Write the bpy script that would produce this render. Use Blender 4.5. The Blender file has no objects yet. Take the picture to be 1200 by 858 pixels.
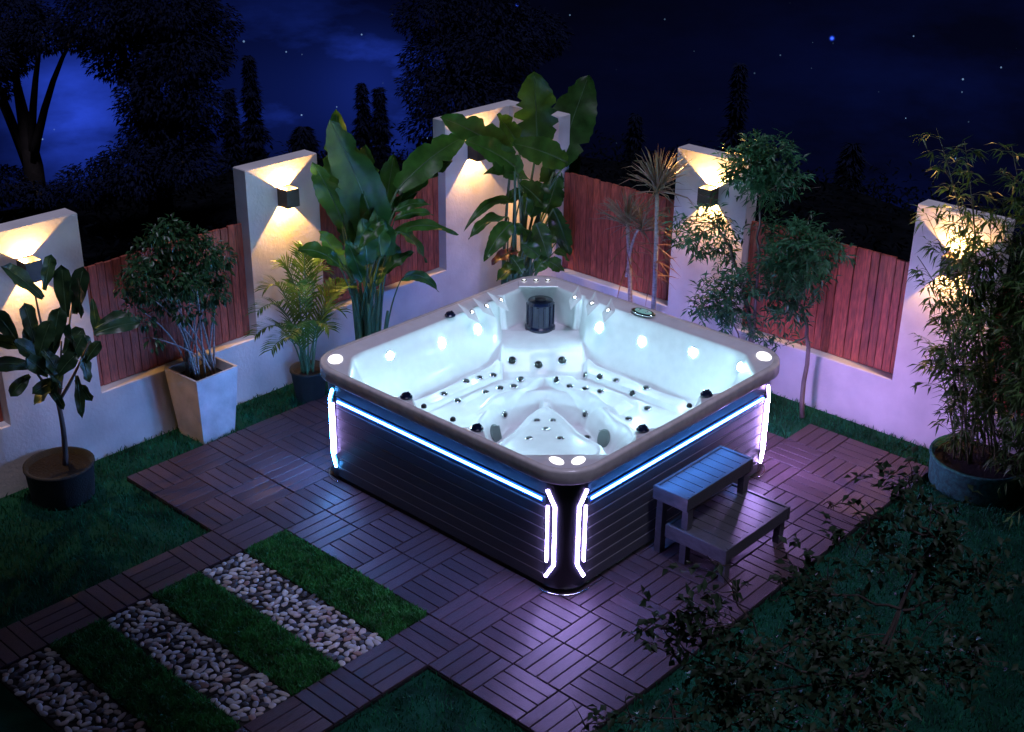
import bpy, bmesh, math, random
import numpy as np
from mathutils import Vector, Matrix, Quaternion
R = math.radians
rnd = random.Random(7)
rng = np.random.default_rng(11)
sc = bpy.context.scene
COL = sc.collection

# ------------------------------------------------------------------ camera
CAM = np.array([-3.5775, -6.5186, 4.0649]); YAW, PITCH, ROLL, FPX = .7413, .4351, .0116, 1525.9
_f = np.array([math.cos(YAW)*math.cos(PITCH), math.sin(YAW)*math.cos(PITCH), -math.sin(PITCH)])
_r0 = np.array([math.sin(YAW), -math.cos(YAW), 0.]); _u0 = np.cross(_r0, _f)
_r = math.cos(ROLL)*_r0 + math.sin(ROLL)*_u0; _u = -math.sin(ROLL)*_r0 + math.cos(ROLL)*_u0
cam_d = bpy.data.cameras.new('camera'); cam = bpy.data.objects.new('camera', cam_d); COL.objects.link(cam)
cam.matrix_world = Matrix(((_r[0], _u[0], -_f[0], CAM[0]), (_r[1], _u[1], -_f[1], CAM[1]), (_r[2], _u[2], -_f[2], CAM[2]), (0, 0, 0, 1)))
cam_d.sensor_width = 36; cam_d.lens = 36*FPX/1200; cam_d.clip_end = 500; cam_d.clip_start = .05
sc.camera = cam
def ray(u, v): return ((u-600)/FPX)*_r - ((v-429)/FPX)*_u + _f
def at(u, v, axis, val):            # the world point seen at a pixel of the photograph on a plane x/y/z = val
    d = ray(u, v); t = (val-CAM[axis])/d[axis]; return CAM+t*d
def atd(u, v, depth): return CAM+depth*ray(u, v)

# ------------------------------------------------------------------ world, moon, exposure
W = bpy.data.worlds.new('World'); sc.world = W; W.use_nodes = True
def build_world():
    nt = W.node_tree; N, L = nt.nodes, nt.links; N.clear()
    out = N.new('ShaderNodeOutputWorld'); bg = N.new('ShaderNodeBackground'); L.new(bg.outputs[0], out.inputs[0])
    tc = N.new('ShaderNodeTexCoord')
    def math_(op, a, b=None, clamp=False):
        n = N.new('ShaderNodeMath'); n.operation = op; n.use_clamp = clamp
        for i, x in enumerate((a, b)):
            if x is None: continue
            if isinstance(x, (int, float)): n.inputs[i].default_value = x
            else: L.new(x, n.inputs[i])
        return n.outputs[0]
    # drifting night cloud lit blue from below the ridge
    nz = N.new('ShaderNodeTexNoise'); nz.inputs['Scale'].default_value = 4.5; nz.inputs['Detail'].default_value = 7; nz.inputs['Roughness'].default_value = .6
    mp = N.new('ShaderNodeMapping'); mp.inputs['Scale'].default_value = (1, 1, 2.6); L.new(tc.outputs['Generated'], mp.inputs[0]); L.new(mp.outputs[0], nz.inputs['Vector'])
    nr = N.new('ShaderNodeMapRange'); nr.inputs[1].default_value = .40; nr.inputs[2].default_value = .66; L.new(nz.outputs['Fac'], nr.inputs[0])
    total = None
    for (px, py, k, sharp) in CLOUDS:
        d = ray(px, py); d = d/np.linalg.norm(d)
        vm = N.new('ShaderNodeVectorMath'); vm.operation = 'DOT_PRODUCT'; vm.inputs[1].default_value = tuple(d); L.new(tc.outputs['Generated'], vm.inputs[0])
        g = math_('MULTIPLY', math_('POWER', math_('MAXIMUM', vm.outputs['Value'], 0), sharp), k)
        total = g if total is None else math_('ADD', total, g)
    cl = math_('MULTIPLY', total, math_('ADD', math_('MULTIPLY', nr.outputs[0], .85), .15))
    mix = N.new('ShaderNodeMix'); mix.data_type = 'RGBA'; mix.clamp_factor = False
    base = N.new('ShaderNodeRGB'); base.outputs[0].default_value = (.0008, .0010, .0042, 1)
    cc = N.new('ShaderNodeVectorMath'); cc.operation = 'SCALE'; cc.inputs[0].default_value = (.010, .030, .30); L.new(cl, cc.inputs['Scale'])
    add = N.new('ShaderNodeVectorMath'); add.operation = 'ADD'; L.new(base.outputs[0], add.inputs[0]); L.new(cc.outputs[0], add.inputs[1])
    # stars
    def stars(scale, thr, seed, gain):
        v = N.new('ShaderNodeTexVoronoi'); v.inputs['Scale'].default_value = scale
        m2 = N.new('ShaderNodeMapping'); m2.inputs['Location'].default_value = (seed, seed*.7, seed*1.3); L.new(tc.outputs['Generated'], m2.inputs[0]); L.new(m2.outputs[0], v.inputs['Vector'])
        sp = N.new('ShaderNodeSeparateColor'); L.new(v.outputs['Color'], sp.inputs[0])
        s = math_('LESS_THAN', v.outputs['Distance'], thr)
        keep = math_('POWER', sp.outputs[0], 4)
        return math_('MULTIPLY', math_('MULTIPLY', s, keep), gain)
    st = math_('ADD', math_('ADD', stars(90, .055, 3.1, .7), stars(28, .022, 9.7, 1.3)), stars(9, .0105, 4.4, 2.5))
    sv = N.new('ShaderNodeVectorMath'); sv.operation = 'SCALE'; sv.inputs[0].default_value = (.35, .6, 1.0); L.new(st, sv.inputs['Scale'])
    a2 = N.new('ShaderNodeVectorMath'); a2.operation = 'ADD'; L.new(add.outputs[0], a2.inputs[0]); L.new(sv.outputs[0], a2.inputs[1])
    L.new(a2.outputs[0], bg.inputs['Color']); bg.inputs['Strength'].default_value = 1.0
CLOUDS = [(92, 140, 2.4, 1500), (70, 70, .4, 200), (330, 125, 1.2, 500), (440, 105, 2.6, 1200), (1130, 170, .12, 150), (760, 120, .03, 60), (975, 45, 12, 1800000), (606, 6, 8, 2200000)]
build_world()
moon = bpy.data.lights.new('moon', 'SUN'); mo = bpy.data.objects.new('moon', moon); COL.objects.link(mo)
moon.energy = 1.35; moon.angle = R(12); moon.color = (.68, .66, 1.0)
mo.rotation_euler = Vector((.10, .30, -.95)).to_track_quat('-Z', 'Y').to_euler()
sc.view_settings.view_transform = 'Standard'; sc.view_settings.look = 'None'; sc.view_settings.gamma = 1; sc.view_settings.exposure = 0
sc.view_settings.use_curve_mapping = False
sc.cycles.use_denoising = True; sc.cycles.sample_clamp_indirect = 8; sc.cycles.max_bounces = 8; sc.cycles.caustics_reflective = False; sc.cycles.caustics_refractive = False

# ------------------------------------------------------------------ materials
def mat(name, col, rough=.6, metal=0., noise=0., nscale=8., bump=0., bscale=60., rand=0., spec=.5, coat=0., stretch=None, emit=None, estr=0., trans=0., col2=None, objspace=True):
    m = bpy.data.materials.new(name); m.use_nodes = True; nt = m.node_tree; N, L = nt.nodes, nt.links
    b = N['Principled BSDF']; b.inputs['Roughness'].default_value = rough; b.inputs['Metallic'].default_value = metal
    b.inputs['Specular IOR Level'].default_value = spec; b.inputs['Coat Weight'].default_value = coat; b.inputs['Coat Roughness'].default_value = .08
    b.inputs['Base Color'].default_value = (*col, 1)
    src = None
    if noise or bump or rand:
        tc = N.new('ShaderNodeTexCoord'); vec = tc.outputs['Object']
        if rand:      # every copy gets its own grain
            oi = N.new('ShaderNodeObjectInfo'); ad = N.new('ShaderNodeVectorMath'); ad.operation = 'MULTIPLY_ADD'
            ad.inputs[1].default_value = (1, 1, 1); L.new(vec, ad.inputs[0])
            sc_ = N.new('ShaderNodeVectorMath'); sc_.operation = 'SCALE'; sc_.inputs[0].default_value = (37, 51, 23); L.new(oi.outputs['Random'], sc_.inputs['Scale'])
            L.new(sc_.outputs[0], ad.inputs[2]); vec = ad.outputs[0]
        if stretch:
            mp = N.new('ShaderNodeMapping'); mp.inputs['Scale'].default_value = stretch; L.new(vec, mp.inputs[0]); vec = mp.outputs[0]
        nz = N.new('ShaderNodeTexNoise'); nz.inputs['Scale'].default_value = nscale; nz.inputs['Detail'].default_value = 5; L.new(vec, nz.inputs['Vector'])
        c2 = col2 or tuple(c*(1-noise) for c in col); c1 = tuple(min(1, c*(1+noise*.7)) for c in col) if not col2 else col
        rp = N.new('ShaderNodeValToRGB'); rp.color_ramp.elements[0].position = .32; rp.color_ramp.elements[1].position = .68
        rp.color_ramp.elements[0].color = (*c2, 1); rp.color_ramp.elements[1].color = (*c1, 1)
        L.new(nz.outputs['Fac'], rp.inputs[0]); src = rp.outputs[0]
        if rand:
            hs = N.new('ShaderNodeHueSaturation'); mr = N.new('ShaderNodeMapRange'); mr.inputs[3].default_value = 1-rand; mr.inputs[4].default_value = 1+rand
            L.new(oi.outputs['Random'], mr.inputs[0]); L.new(mr.outputs[0], hs.inputs['Value']); L.new(src, hs.inputs['Color']); src = hs.outputs[0]
        L.new(src, b.inputs['Base Color'])
        if bump:
            n2 = N.new('ShaderNodeTexNoise'); n2.inputs['Scale'].default_value = bscale; n2.inputs['Detail'].default_value = 4; L.new(vec, n2.inputs['Vector'])
            bp = N.new('ShaderNodeBump'); bp.inputs['Strength'].default_value = bump; bp.inputs['Distance'].default_value = .01; L.new(n2.outputs['Fac'], bp.inputs['Height']); L.new(bp.outputs[0], b.inputs['Normal'])
            mr2 = N.new('ShaderNodeMapRange'); mr2.inputs[3].default_value = max(0, rough-.12); mr2.inputs[4].default_value = min(1, rough+.12); L.new(nz.outputs['Fac'], mr2.inputs[0]); L.new(mr2.outputs[0], b.inputs['Roughness'])
    if emit: b.inputs['Emission Color'].default_value = (*emit, 1); b.inputs['Emission Strength'].default_value = estr
    if trans:
        tr = N.new('ShaderNodeBsdfTranslucent'); mx = N.new('ShaderNodeMixShader'); mx.inputs[0].default_value = trans
        if src: L.new(src, tr.inputs[0])
        else: tr.inputs[0].default_value = (*col, 1)
        L.new(b.outputs[0], mx.inputs[1]); L.new(tr.outputs[0], mx.inputs[2]); L.new(mx.outputs[0], N['Material Output'].inputs[0])
    return m
def glow(name, col, s):
    m = bpy.data.materials.new(name); m.use_nodes = True; b = m.node_tree.nodes['Principled BSDF']
    b.inputs['Base Color'].default_value = (.03, .03, .03, 1); b.inputs['Emission Color'].default_value = (*col, 1); b.inputs['Emission Strength'].default_value = s
    return m
M = dict(
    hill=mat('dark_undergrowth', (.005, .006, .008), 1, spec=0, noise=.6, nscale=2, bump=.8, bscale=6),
    lawn=mat('lawn_soil', (.006, .05, .030), .95, spec=.1, noise=.6, nscale=5, bump=.6, bscale=80),
    deck=mat('deck_composite', (.064, .042, .054), .42, noise=.35, nscale=9, bump=.25, bscale=22, rand=.22, stretch=(3, 26, 8), spec=.35),
    deckbase=mat('deck_grid_plastic', (.008, .008, .009), .8),
    plaster=mat('white_plaster', (.72, .69, .66), .85, noise=.16, nscale=3.2, bump=.25, bscale=40),
    fence=mat('stained_fence_wood', (.42, .092, .052), .6, noise=.5, nscale=5, bump=.3, bscale=14, rand=.25, stretch=(16, 16, 2.2)),
    rail=mat('fence_rail_wood', (.12, .05, .04), .7, noise=.3, nscale=6),
    cab=mat('cabinet_composite', (.075, .076, .084), .38, noise=.25, nscale=7, bump=.15, bscale=60, rand=.12, stretch=(2, 2, 30)),
    post=mat('cabinet_corner', (.014, .015, .02), .28),
    line=mat('board_joint_strip', (.42, .42, .45), .5),
    shell=mat('acrylic_shell', (.80, .79, .81), .30, noise=.05, nscale=14, spec=.4, coat=.12),
    rim=mat('silver_rim_acrylic', (.78, .73, .70), .25, noise=.12, nscale=20, coat=.4),
    chrome=mat('chrome', (.7, .72, .75), .15, metal=1),
    black=mat('black_plastic', (.012, .013, .016), .35),
    navy=mat('navy_filter_plastic', (.005, .009, .035), .22, coat=.4),
    grill=mat('grey_suction_cover', (.16, .2, .2), .4),
    bronze=mat('lamp_housing', (.035, .028, .024), .45, noise=.2, nscale=30),
    pot=mat('pale_concrete', (.50, .50, .50), .8, noise=.22, nscale=7, bump=.35, bscale=30),
    darkpot=mat('dark_fabric_pot', (.018, .022, .020), .9, noise=.3, nscale=18, bump=.5, bscale=120),
    greenpot=mat('turf_wrapped_pot', (.02, .15, .11), .95, noise=.5, nscale=40, bump=.9, bscale=200),
    soil=mat('potting_soil', (.010, .008, .006), .95, noise=.5, nscale=30, bump=.8, bscale=60),
    bark=mat('grey_bark', (.15, .12, .10), .8, noise=.4, nscale=14, bump=.5, bscale=40, stretch=(1, 1, .3)),
    palebark=mat('pale_cane_bark', (.34, .30, .27), .75, noise=.3, nscale=20, bump=.5, bscale=50, stretch=(1, 1, 3)),
    darkbark=mat('dark_bark', (.04, .03, .025), .85, noise=.3, nscale=14, bump=.4, bscale=40),
    cane=mat('bamboo_cane', (.09, .10, .035), .45, noise=.4, nscale=9),
    stem=mat('leaf_stalk', (.07, .15, .06), .45, noise=.3, nscale=9),
    banana=mat('broad_glossy_leaf', (.046, .145, .022), .36, noise=.35, nscale=11, rand=.25, trans=.38, stretch=(1, 1, 1), bump=.1, bscale=40),
    figleaf=mat('fig_leaf', (.03, .075, .028), .38, noise=.35, nscale=16, rand=.25, trans=.2, bump=.25, bscale=45),
    redleaf=mat('reddish_leaf', (.16, .05, .035), .45, noise=.35, nscale=14, trans=.2),
    palm=mat('palm_leaflet', (.10, .20, .028), .4, noise=.4, nscale=9, rand=.2, trans=.3),
    bushleaf=mat('small_bush_leaf', (.035, .10, .035), .35, noise=.5, nscale=12, trans=.25),
    nandina=mat('nandina_leaf', (.055, .19, .085), .42, noise=.5, nscale=7, trans=.3),
    bamboo=mat('bamboo_leaf', (.065, .14, .03), .45, noise=.5, nscale=6, trans=.3),
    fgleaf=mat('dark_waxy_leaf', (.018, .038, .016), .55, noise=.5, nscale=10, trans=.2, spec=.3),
    sword=mat('dracaena_leaf', (.20, .22, .13), .4, noise=.6, nscale=22, col2=(.24, .12, .08), trans=.15),
    dry=mat('dry_sword_leaf', (.30, .13, .06), .6, noise=.4, nscale=12, trans=.2),
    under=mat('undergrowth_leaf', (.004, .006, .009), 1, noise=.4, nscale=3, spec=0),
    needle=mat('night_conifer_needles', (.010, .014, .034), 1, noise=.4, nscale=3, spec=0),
    grass=mat('grass_blade', (.012, .125, .055), .65, spec=.2, noise=.6, nscale=9, trans=.25),
    turfgrass=mat('turf_blade', (.035, .22, .045), .55, noise=.6, nscale=9, trans=.25),
    turf=mat('turf_backing', (.012, .03, .010), .95, noise=.4, nscale=30),
    pebbase=mat('pebble_mortar', (.02, .02, .02), .9, noise=.4, nscale=40),
    step=mat('step_composite', (.075, .075, .085), .35, noise=.25, nscale=8, bump=.15, bscale=30, rand=.12, stretch=(18, 3, 6)),
    ledwhite=glow('led_violet_white', (.48, .36, 1.0), 95),
    ledblue=glow('led_ice_white', (.06, .27, 1.0), 68),
    ledviolet=glow('led_strong_violet', (.54, .34, 1.0), 185),
    ledcyan=glow('led_cyan_white', (.06, .36, 1.0), 140),
    ledhalo=glow('painted_led_halo', (.0, .10, 1.0), 1.0),  # emission stands in for the blue halo around the strips
    underlight=glow('underwater_light', (.44, .82, 1.0), 430),
    rimlight=glow('rim_light_lens', (.9, .95, 1.0), 3),
    padlight=glow('rim_pad_light', (1.0, .93, .97), 2.5),
    bulb=glow('warm_led', (1.0, .72, .38), 12),
    screen=glow('panel_screen', (.25, .55, .60), .55),
)
def pebble_mat():
    m = mat('river_pebble', (.4, .4, .4), .5, bump=.15, bscale=90, rand=.01); nt = m.node_tree; N, L = nt.nodes, nt.links
    oi = N.new('ShaderNodeObjectInfo'); rp = N.new('ShaderNodeValToRGB'); rp.color_ramp.interpolation = 'CONSTANT'
    cols = [(.62, .60, .57), (.46, .45, .45), (.07, .07, .08), (.55, .47, .42), (.30, .29, .30), (.70, .68, .64), (.12, .11, .12), (.36, .24, .21), (.50, .50, .52), (.58, .52, .49)]
    e = rp.color_ramp.elements
    while len(e) < len(cols): e.new(.5)
    for i, c in enumerate(cols): e[i].position = i/len(cols); e[i].color = (*c, 1)
    L.new(oi.outputs['Random'], rp.inputs[0])
    tc = N.new('ShaderNodeTexCoord'); nz = N.new('ShaderNodeTexNoise'); nz.inputs['Scale'].default_value = 50; L.new(tc.outputs['Object'], nz.inputs[0])
    mx = N.new('ShaderNodeMix'); mx.data_type = 'RGBA'; mx.blend_type = 'MULTIPLY'; mx.inputs[0].default_value = .35
    L.new(rp.outputs[0], mx.inputs[6]); L.new(nz.outputs['Color'], mx.inputs[7]); L.new(mx.outputs[2], N['Principled BSDF'].inputs['Base Color'])
    return m
M['pebble'] = pebble_mat()

# ------------------------------------------------------------------ object helpers
def tag(o, label=None, cat=None, group=None, kind=None):
    if label: o['label'] = label
    if cat: o['category'] = cat
    if group: o['group'] = group
    if kind: o['kind'] = kind
    return o
def link(name, data, parent=None, loc=None, rotz=0):
    o = bpy.data.objects.new(name, data); COL.objects.link(o)
    if parent: o.parent = parent
    if loc is not None: o.location = loc
    if rotz: o.rotation_euler[2] = rotz
    return o
def thing(name, label, cat, loc=(0, 0, 0), rotz=0, group=None):
    o = link(name, None, None, loc, rotz); o.empty_display_size = .1; return tag(o, label, cat, group)
class MB:
    """collects polygons of one mesh"""
    def __init__(s): s.v = []; s.f = []; s.m = []; s.n = 0
    def add(s, V, F, mi=0):
        V = np.asarray(V, float).reshape(-1, 3); s.v.append(V); s.f += [tuple(int(i)+s.n for i in f) for f in F]; s.m += [mi]*len(F); s.n += len(V); return s
    def box(s, c, size, rotz=0, mi=0, bev=0., taper=1.):
        x, y, z = (np.array(size)/2.); b = min(bev, x*.9, y*.9, z*.9)
        if b <= 0:
            V = np.array([[sx*x, sy*y, sz*z] for sz in (-1, 1) for sy in (-1, 1) for sx in (-1, 1)])
            F = [(0, 2, 3, 1), (4, 5, 7, 6), (0, 1, 5, 4), (2, 6, 7, 3), (0, 4, 6, 2), (1, 3, 7, 5)]
        else:      # bevelled top and bottom edges: 4 rings
            V = []; 
            for zz, i in ((-z, b), (-z+b, 0), (z-b, 0), (z, b)):
                V += [[-x+i, -y+i, zz], [x-i, -y+i, zz], [x-i, y-i, zz], [-x+i, y-i, zz]]
            V = np.array(V); F = [(3, 2, 1, 0), (12, 13, 14, 15)]
            for k in range(3):
                for j in range(4): F.append((k*4+j, k*4+(j+1) % 4, k*4+4+(j+1) % 4, k*4+4+j))
        if taper != 1: V[:, :2] *= np.where(V[:, 2:3] < 0, taper, 1)
        if rotz:
            cc, ss = math.cos(rotz), math.sin(rotz); V = np.stack([V[:, 0]*cc-V[:, 1]*ss, V[:, 0]*ss+V[:, 1]*cc, V[:, 2]], 1)
        return s.add(V+np.array(c), F, mi)
    def tube(s, pts, rad, n=8, mi=0, cap=True):
        P = np.array([np.asarray(p, float) for p in pts]); k = len(P); rad = np.full(k, rad) if np.isscalar(rad) else np.asarray(rad, float)
        T = np.gradient(P, axis=0); T /= np.linalg.norm(T, axis=1)[:, None]+1e-12
        ref = np.array([0, 0, 1.]) if abs(T[0][2]) < .9 else np.array([1., 0, 0]); V = []
        a = np.arange(n)*2*math.pi/n
        for i in range(k):
            x = np.cross(ref, T[i]); x /= np.linalg.norm(x)+1e-12; y = np.cross(T[i], x); ref = np.cross(x, T[i])*-1 if False else ref
            V.append(P[i]+rad[i]*(np.cos(a)[:, None]*x+np.sin(a)[:, None]*y))
        F = [(i*n+j, i*n+(j+1) % n, (i+1)*n+(j+1) % n, (i+1)*n+j) for i in range(k-1) for j in range(n)]
        if cap: F += [tuple(range(n-1, -1, -1)), tuple((k-1)*n+j for j in range(n))]
        return s.add(np.concatenate(V), F, mi)
    def lathe(s, prof, n=24, mi=0, c=(0, 0, 0), cap=True):
        a = np.arange(n)*2*math.pi/n; V = np.concatenate([np.stack([r*np.cos(a), r*np.sin(a), np.full(n, z)], 1) for r, z in prof])+np.array(c)
        F = [(i*n+j, i*n+(j+1) % n, (i+1)*n+(j+1) % n, (i+1)*n+j) for i in range(len(prof)-1) for j in range(n)]
        if cap: F += [tuple(range(n-1, -1, -1)), tuple((len(prof)-1)*n+j for j in range(n))]
        return s.add(V, F, mi)
    def mesh(s, name, mats, smooth=False):
        me = bpy.data.meshes.new(name); me.from_pydata(np.concatenate(s.v).tolist(), [], s.f)
        for m in (mats if isinstance(mats, (list, tuple)) else [mats]): me.materials.append(m)
        if len(set(s.m)) > 1: me.polygons.foreach_set('material_index', s.m)
        if smooth: me.polygons.foreach_set('use_smooth', [True]*len(me.polygons))
        me.update(); return me
    def build(s, name, mats, parent=None, smooth=False, loc=None, rotz=0): return link(name, s.mesh(name, mats, smooth), parent, loc, rotz)
def quads_mesh(name, V, nper, mats, F1, mi=None, smooth=False):
    """many copies of one small polygon pattern; V (k, nper, 3), F1 faces of the pattern (same length each)"""
    k = V.shape[0]; F1 = np.array(F1); nf, fl = F1.shape
    me = bpy.data.meshes.new(name); me.vertices.add(k*nper); me.vertices.foreach_set('co', V.reshape(-1).astype(np.float32))
    F = (F1[None]+(np.arange(k)*nper)[:, None, None]).reshape(-1)
    me.loops.add(len(F)); me.loops.foreach_set('vertex_index', F.astype(np.int32)); me.polygons.add(k*nf)
    me.polygons.foreach_set('loop_start', (np.arange(k*nf)*fl).astype(np.int32))
    for m in (mats if isinstance(mats, (list, tuple)) else [mats]): me.materials.append(m)
    if mi is not None: me.polygons.foreach_set('material_index', np.repeat(mi, nf).astype(np.int32))
    if smooth: me.polygons.foreach_set('use_smooth', np.ones(k*nf, bool))
    me.update(calc_edges=True); me.validate(); return me
def norm(a): return a/(np.linalg.norm(a, axis=-1, keepdims=True)+1e-12)
def leaf_mesh(name, P, D, Lh, Wd, mats, fold=.25, droop=.15, nrm=None, mi=None):
    """leaves as folded diamonds: base points P, directions D, lengths, widths"""
    k = len(P); D = norm(D); Lh = np.broadcast_to(Lh, k)[:, None]; Wd = np.broadcast_to(Wd, k)[:, None]
    up = np.broadcast_to(np.array([0, 0, 1.]), (k, 3)) if nrm is None else nrm
    up = up+rng.normal(0, .35, (k, 3)); S = norm(np.cross(D, up)); Nn = norm(np.cross(S, D))
    mid = P+D*Lh*.45; tip = P+D*Lh-Nn*Lh*droop
    V = np.stack([P, mid+S*Wd*.5+Nn*Wd*fold, tip, mid-S*Wd*.5+Nn*Wd*fold, mid+Nn*0], 1)
    return quads_mesh(name, V, 5, mats, [(0, 1, 4), (1, 2, 4), (4, 2, 3), (0, 4, 3)], mi)
def bez(a, b, c, n): 
    t = np.linspace(0, 1, n)[:, None]; a, b, c = map(np.asarray, (a, b, c)); return (1-t)**2*a+2*t*(1-t)*b+t*t*c
def big_leaf(name, root, base, tip, width, parent, mats, sag=.15, face=None, fold=.12, shape='banana', wave=.02, bow=None, pr=.011, stalk=True, nl=20):
    """a broad leaf: blade along a bent midrib with a stalk back to the root of the plant"""
    base, tip = np.asarray(base, float), np.asarray(tip, float); ln = np.linalg.norm(tip-base)
    face = norm(CAM-base) if face is None else norm(np.asarray(face, float))
    midp = (base+tip)/2+np.array([0, 0, sag*ln]); P = bez(base, midp, tip, nl); T = norm(np.gradient(P, axis=0))
    t = np.linspace(0, 1, nl)
    if shape == 'banana': w = np.sin(math.pi*np.clip(t*.93+.07, 0, 1))**.6*(1-.18*t)
    elif shape == 'fiddle': w = (.35+.65*t)*np.sin(math.pi*np.clip(t*.9+.1, 0, 1))**.55
    else: w = np.sin(math.pi*np.clip(t*.96+.04, 0, 1))**.8*(1-.35*t)
    w = w*width/2
    if shape != 'fiddle': w = w*(1+.03*np.cos(np.arange(nl)*math.pi))
    tornl, tornr = np.ones(nl), np.ones(nl)
    if shape == 'banana':
        for arr in (tornl, tornr):
            for _ in range(rnd.randint(1, 3)): arr[rnd.randint(3, nl-3)] *= rnd.uniform(.55, .85)
    mb = MB(); cr = [-1, -.55, 0, .55, 1]; V = []
    ph = rnd.uniform(0, 6)
    for i in range(nl):
        S = norm(np.cross(T[i], face)); Nn = norm(np.cross(S, T[i]))
        if np.dot(Nn, face) < 0: Nn = -Nn
        for c in cr:
            cc_ = c*(tornl[i] if c == -1 else tornr[i] if c == 1 else 1)
            V.append(P[i]+S*w[i]*cc_+Nn*(.0022*(i % 2)*(1 if c else 0) if shape != 'fiddle' else 0)+Nn*(fold*abs(c)*w[i]*1.2+wave*math.sin(ph+i*15.6/nl+c*2)*abs(c)))
    F = [(i*5+j, i*5+j+1, i*5+5+j+1, i*5+5+j) for i in range(nl-1) for j in range(4)]
    mb.add(V, F, 0)
    fr = norm(face)*.004
    mb.tube([p+fr*.5 for p in P[:-1]], np.linspace(pr*.6, .0015, nl-1), 5, 1)
    if stalk:
        rt = np.asarray(root, float); mid = (rt+base)/2+np.array([0, 0, .12*np.linalg.norm(base-rt)]) if bow is None else np.asarray(bow, float)
        mb.tube(bez(rt, mid, base, 9), np.linspace(pr*1.35, pr*.65, 9), 6, 1)
    return mb.build(name, mats, parent, smooth=True)

# ------------------------------------------------------------------ ground
def build_ground():
    n, k = 120, 70; rr = np.concatenate([np.linspace(0, 16, 42)[:-1], np.geomspace(16, 130, 29)]); a = np.arange(n)*2*math.pi/n
    X = 1.5+rr[:, None]*np.cos(a); Y = -2+rr[:, None]*np.sin(a)
    e = np.hypot(np.maximum(X-4.3, 0), np.maximum(Y-.9, 0)); Z = -.03-np.where(e < 9, .17*e, .17*9+.55*(e-9))+.12*np.sin(X*1.3)*np.sin(Y*1.1+1)*np.clip(e/3, 0, 1)
    V = np.stack([X, Y, Z], -1).reshape(-1, 3); m = len(rr)
    F = [(i*n+j, i*n+(j+1) % n, (i+1)*n+(j+1) % n, (i+1)*n+j)[::-1] for i in range(1, m-1) for j in range(n)]
    F += [(0, n+(j+1) % n, n+j)[::-1] for j in range(n)]; ee = e.reshape(-1); far = [min(ee[k] for k in f) > .02 for f in F]
    tag(MB().add(V, [f for f, q in zip(F, far) if not q]).build('lawn', M['lawn'], smooth=True), kind='structure', label='dark green lawn around the deck')
    tag(MB().add(V, [f for f, q in zip(F, far) if q]).build('hillside', M['hill'], smooth=True), kind='structure', label='dark hillside falling away behind the garden walls')
build_ground()
T = .3
def deck_has(a, b):
    if b < 0: return a in (3, 8) and b >= -7
    if b == 0 and 4 <= a <= 7: return False
    if a < 9: return 0 <= a and b <= 10
    return a <= 11 and b <= 11
def build_grass():
    n = 62000; X = rng.uniform(-2.6, 3.87, n*3); Y = rng.uniform(-5.4, .36, n*3)
    A = np.floor(-Y/T).astype(int); B = np.floor(X/T).astype(int)
    tab = {(a, b): deck_has(a, b) for a in range(-3, 20) for b in range(-10, 14)}
    ok = np.array([not tab.get((a, b), False) and not (4 <= a <= 7 and b <= 0) for a, b in zip(A, B)])
    d = np.hypot(X-CAM[0], Y-CAM[1]); X, Y = X[ok][:n], Y[ok][:n]; k = len(X)
    P = np.stack([X, Y, np.full(k, -.032)], 1); blades('grass', P, (.022, .05), 'low green lawn grass around the deck and along the white walls')
def blades(name, P, hr, label, parent=None, m='grass'):
    k = len(P); a = rng.uniform(0, 2*math.pi, k); h = rng.uniform(*hr, k)[:, None]; S = np.stack([np.cos(a), np.sin(a), 0*a], 1); 
    b = rng.uniform(0, 2*math.pi, k); Ln = np.stack([np.cos(b), np.sin(b), 0*b], 1)*rng.uniform(.2, .9, k)[:, None]
    up = np.array([0, 0, 1.]); w = .0035
    V = np.stack([P-S*w, P+S*w, P+up*h*.6+Ln*h*.3+S*w*.7, P+up*h*.6+Ln*h*.3-S*w*.7, P+up*h*.9+Ln*h*.9], 1)
    me = quads_mesh(name, V, 5, M[m], [(0, 1, 2), (0, 2, 3), (3, 2, 4)])
    return tag(link(name, me, parent), label, None, kind='stuff')
build_grass()

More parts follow.
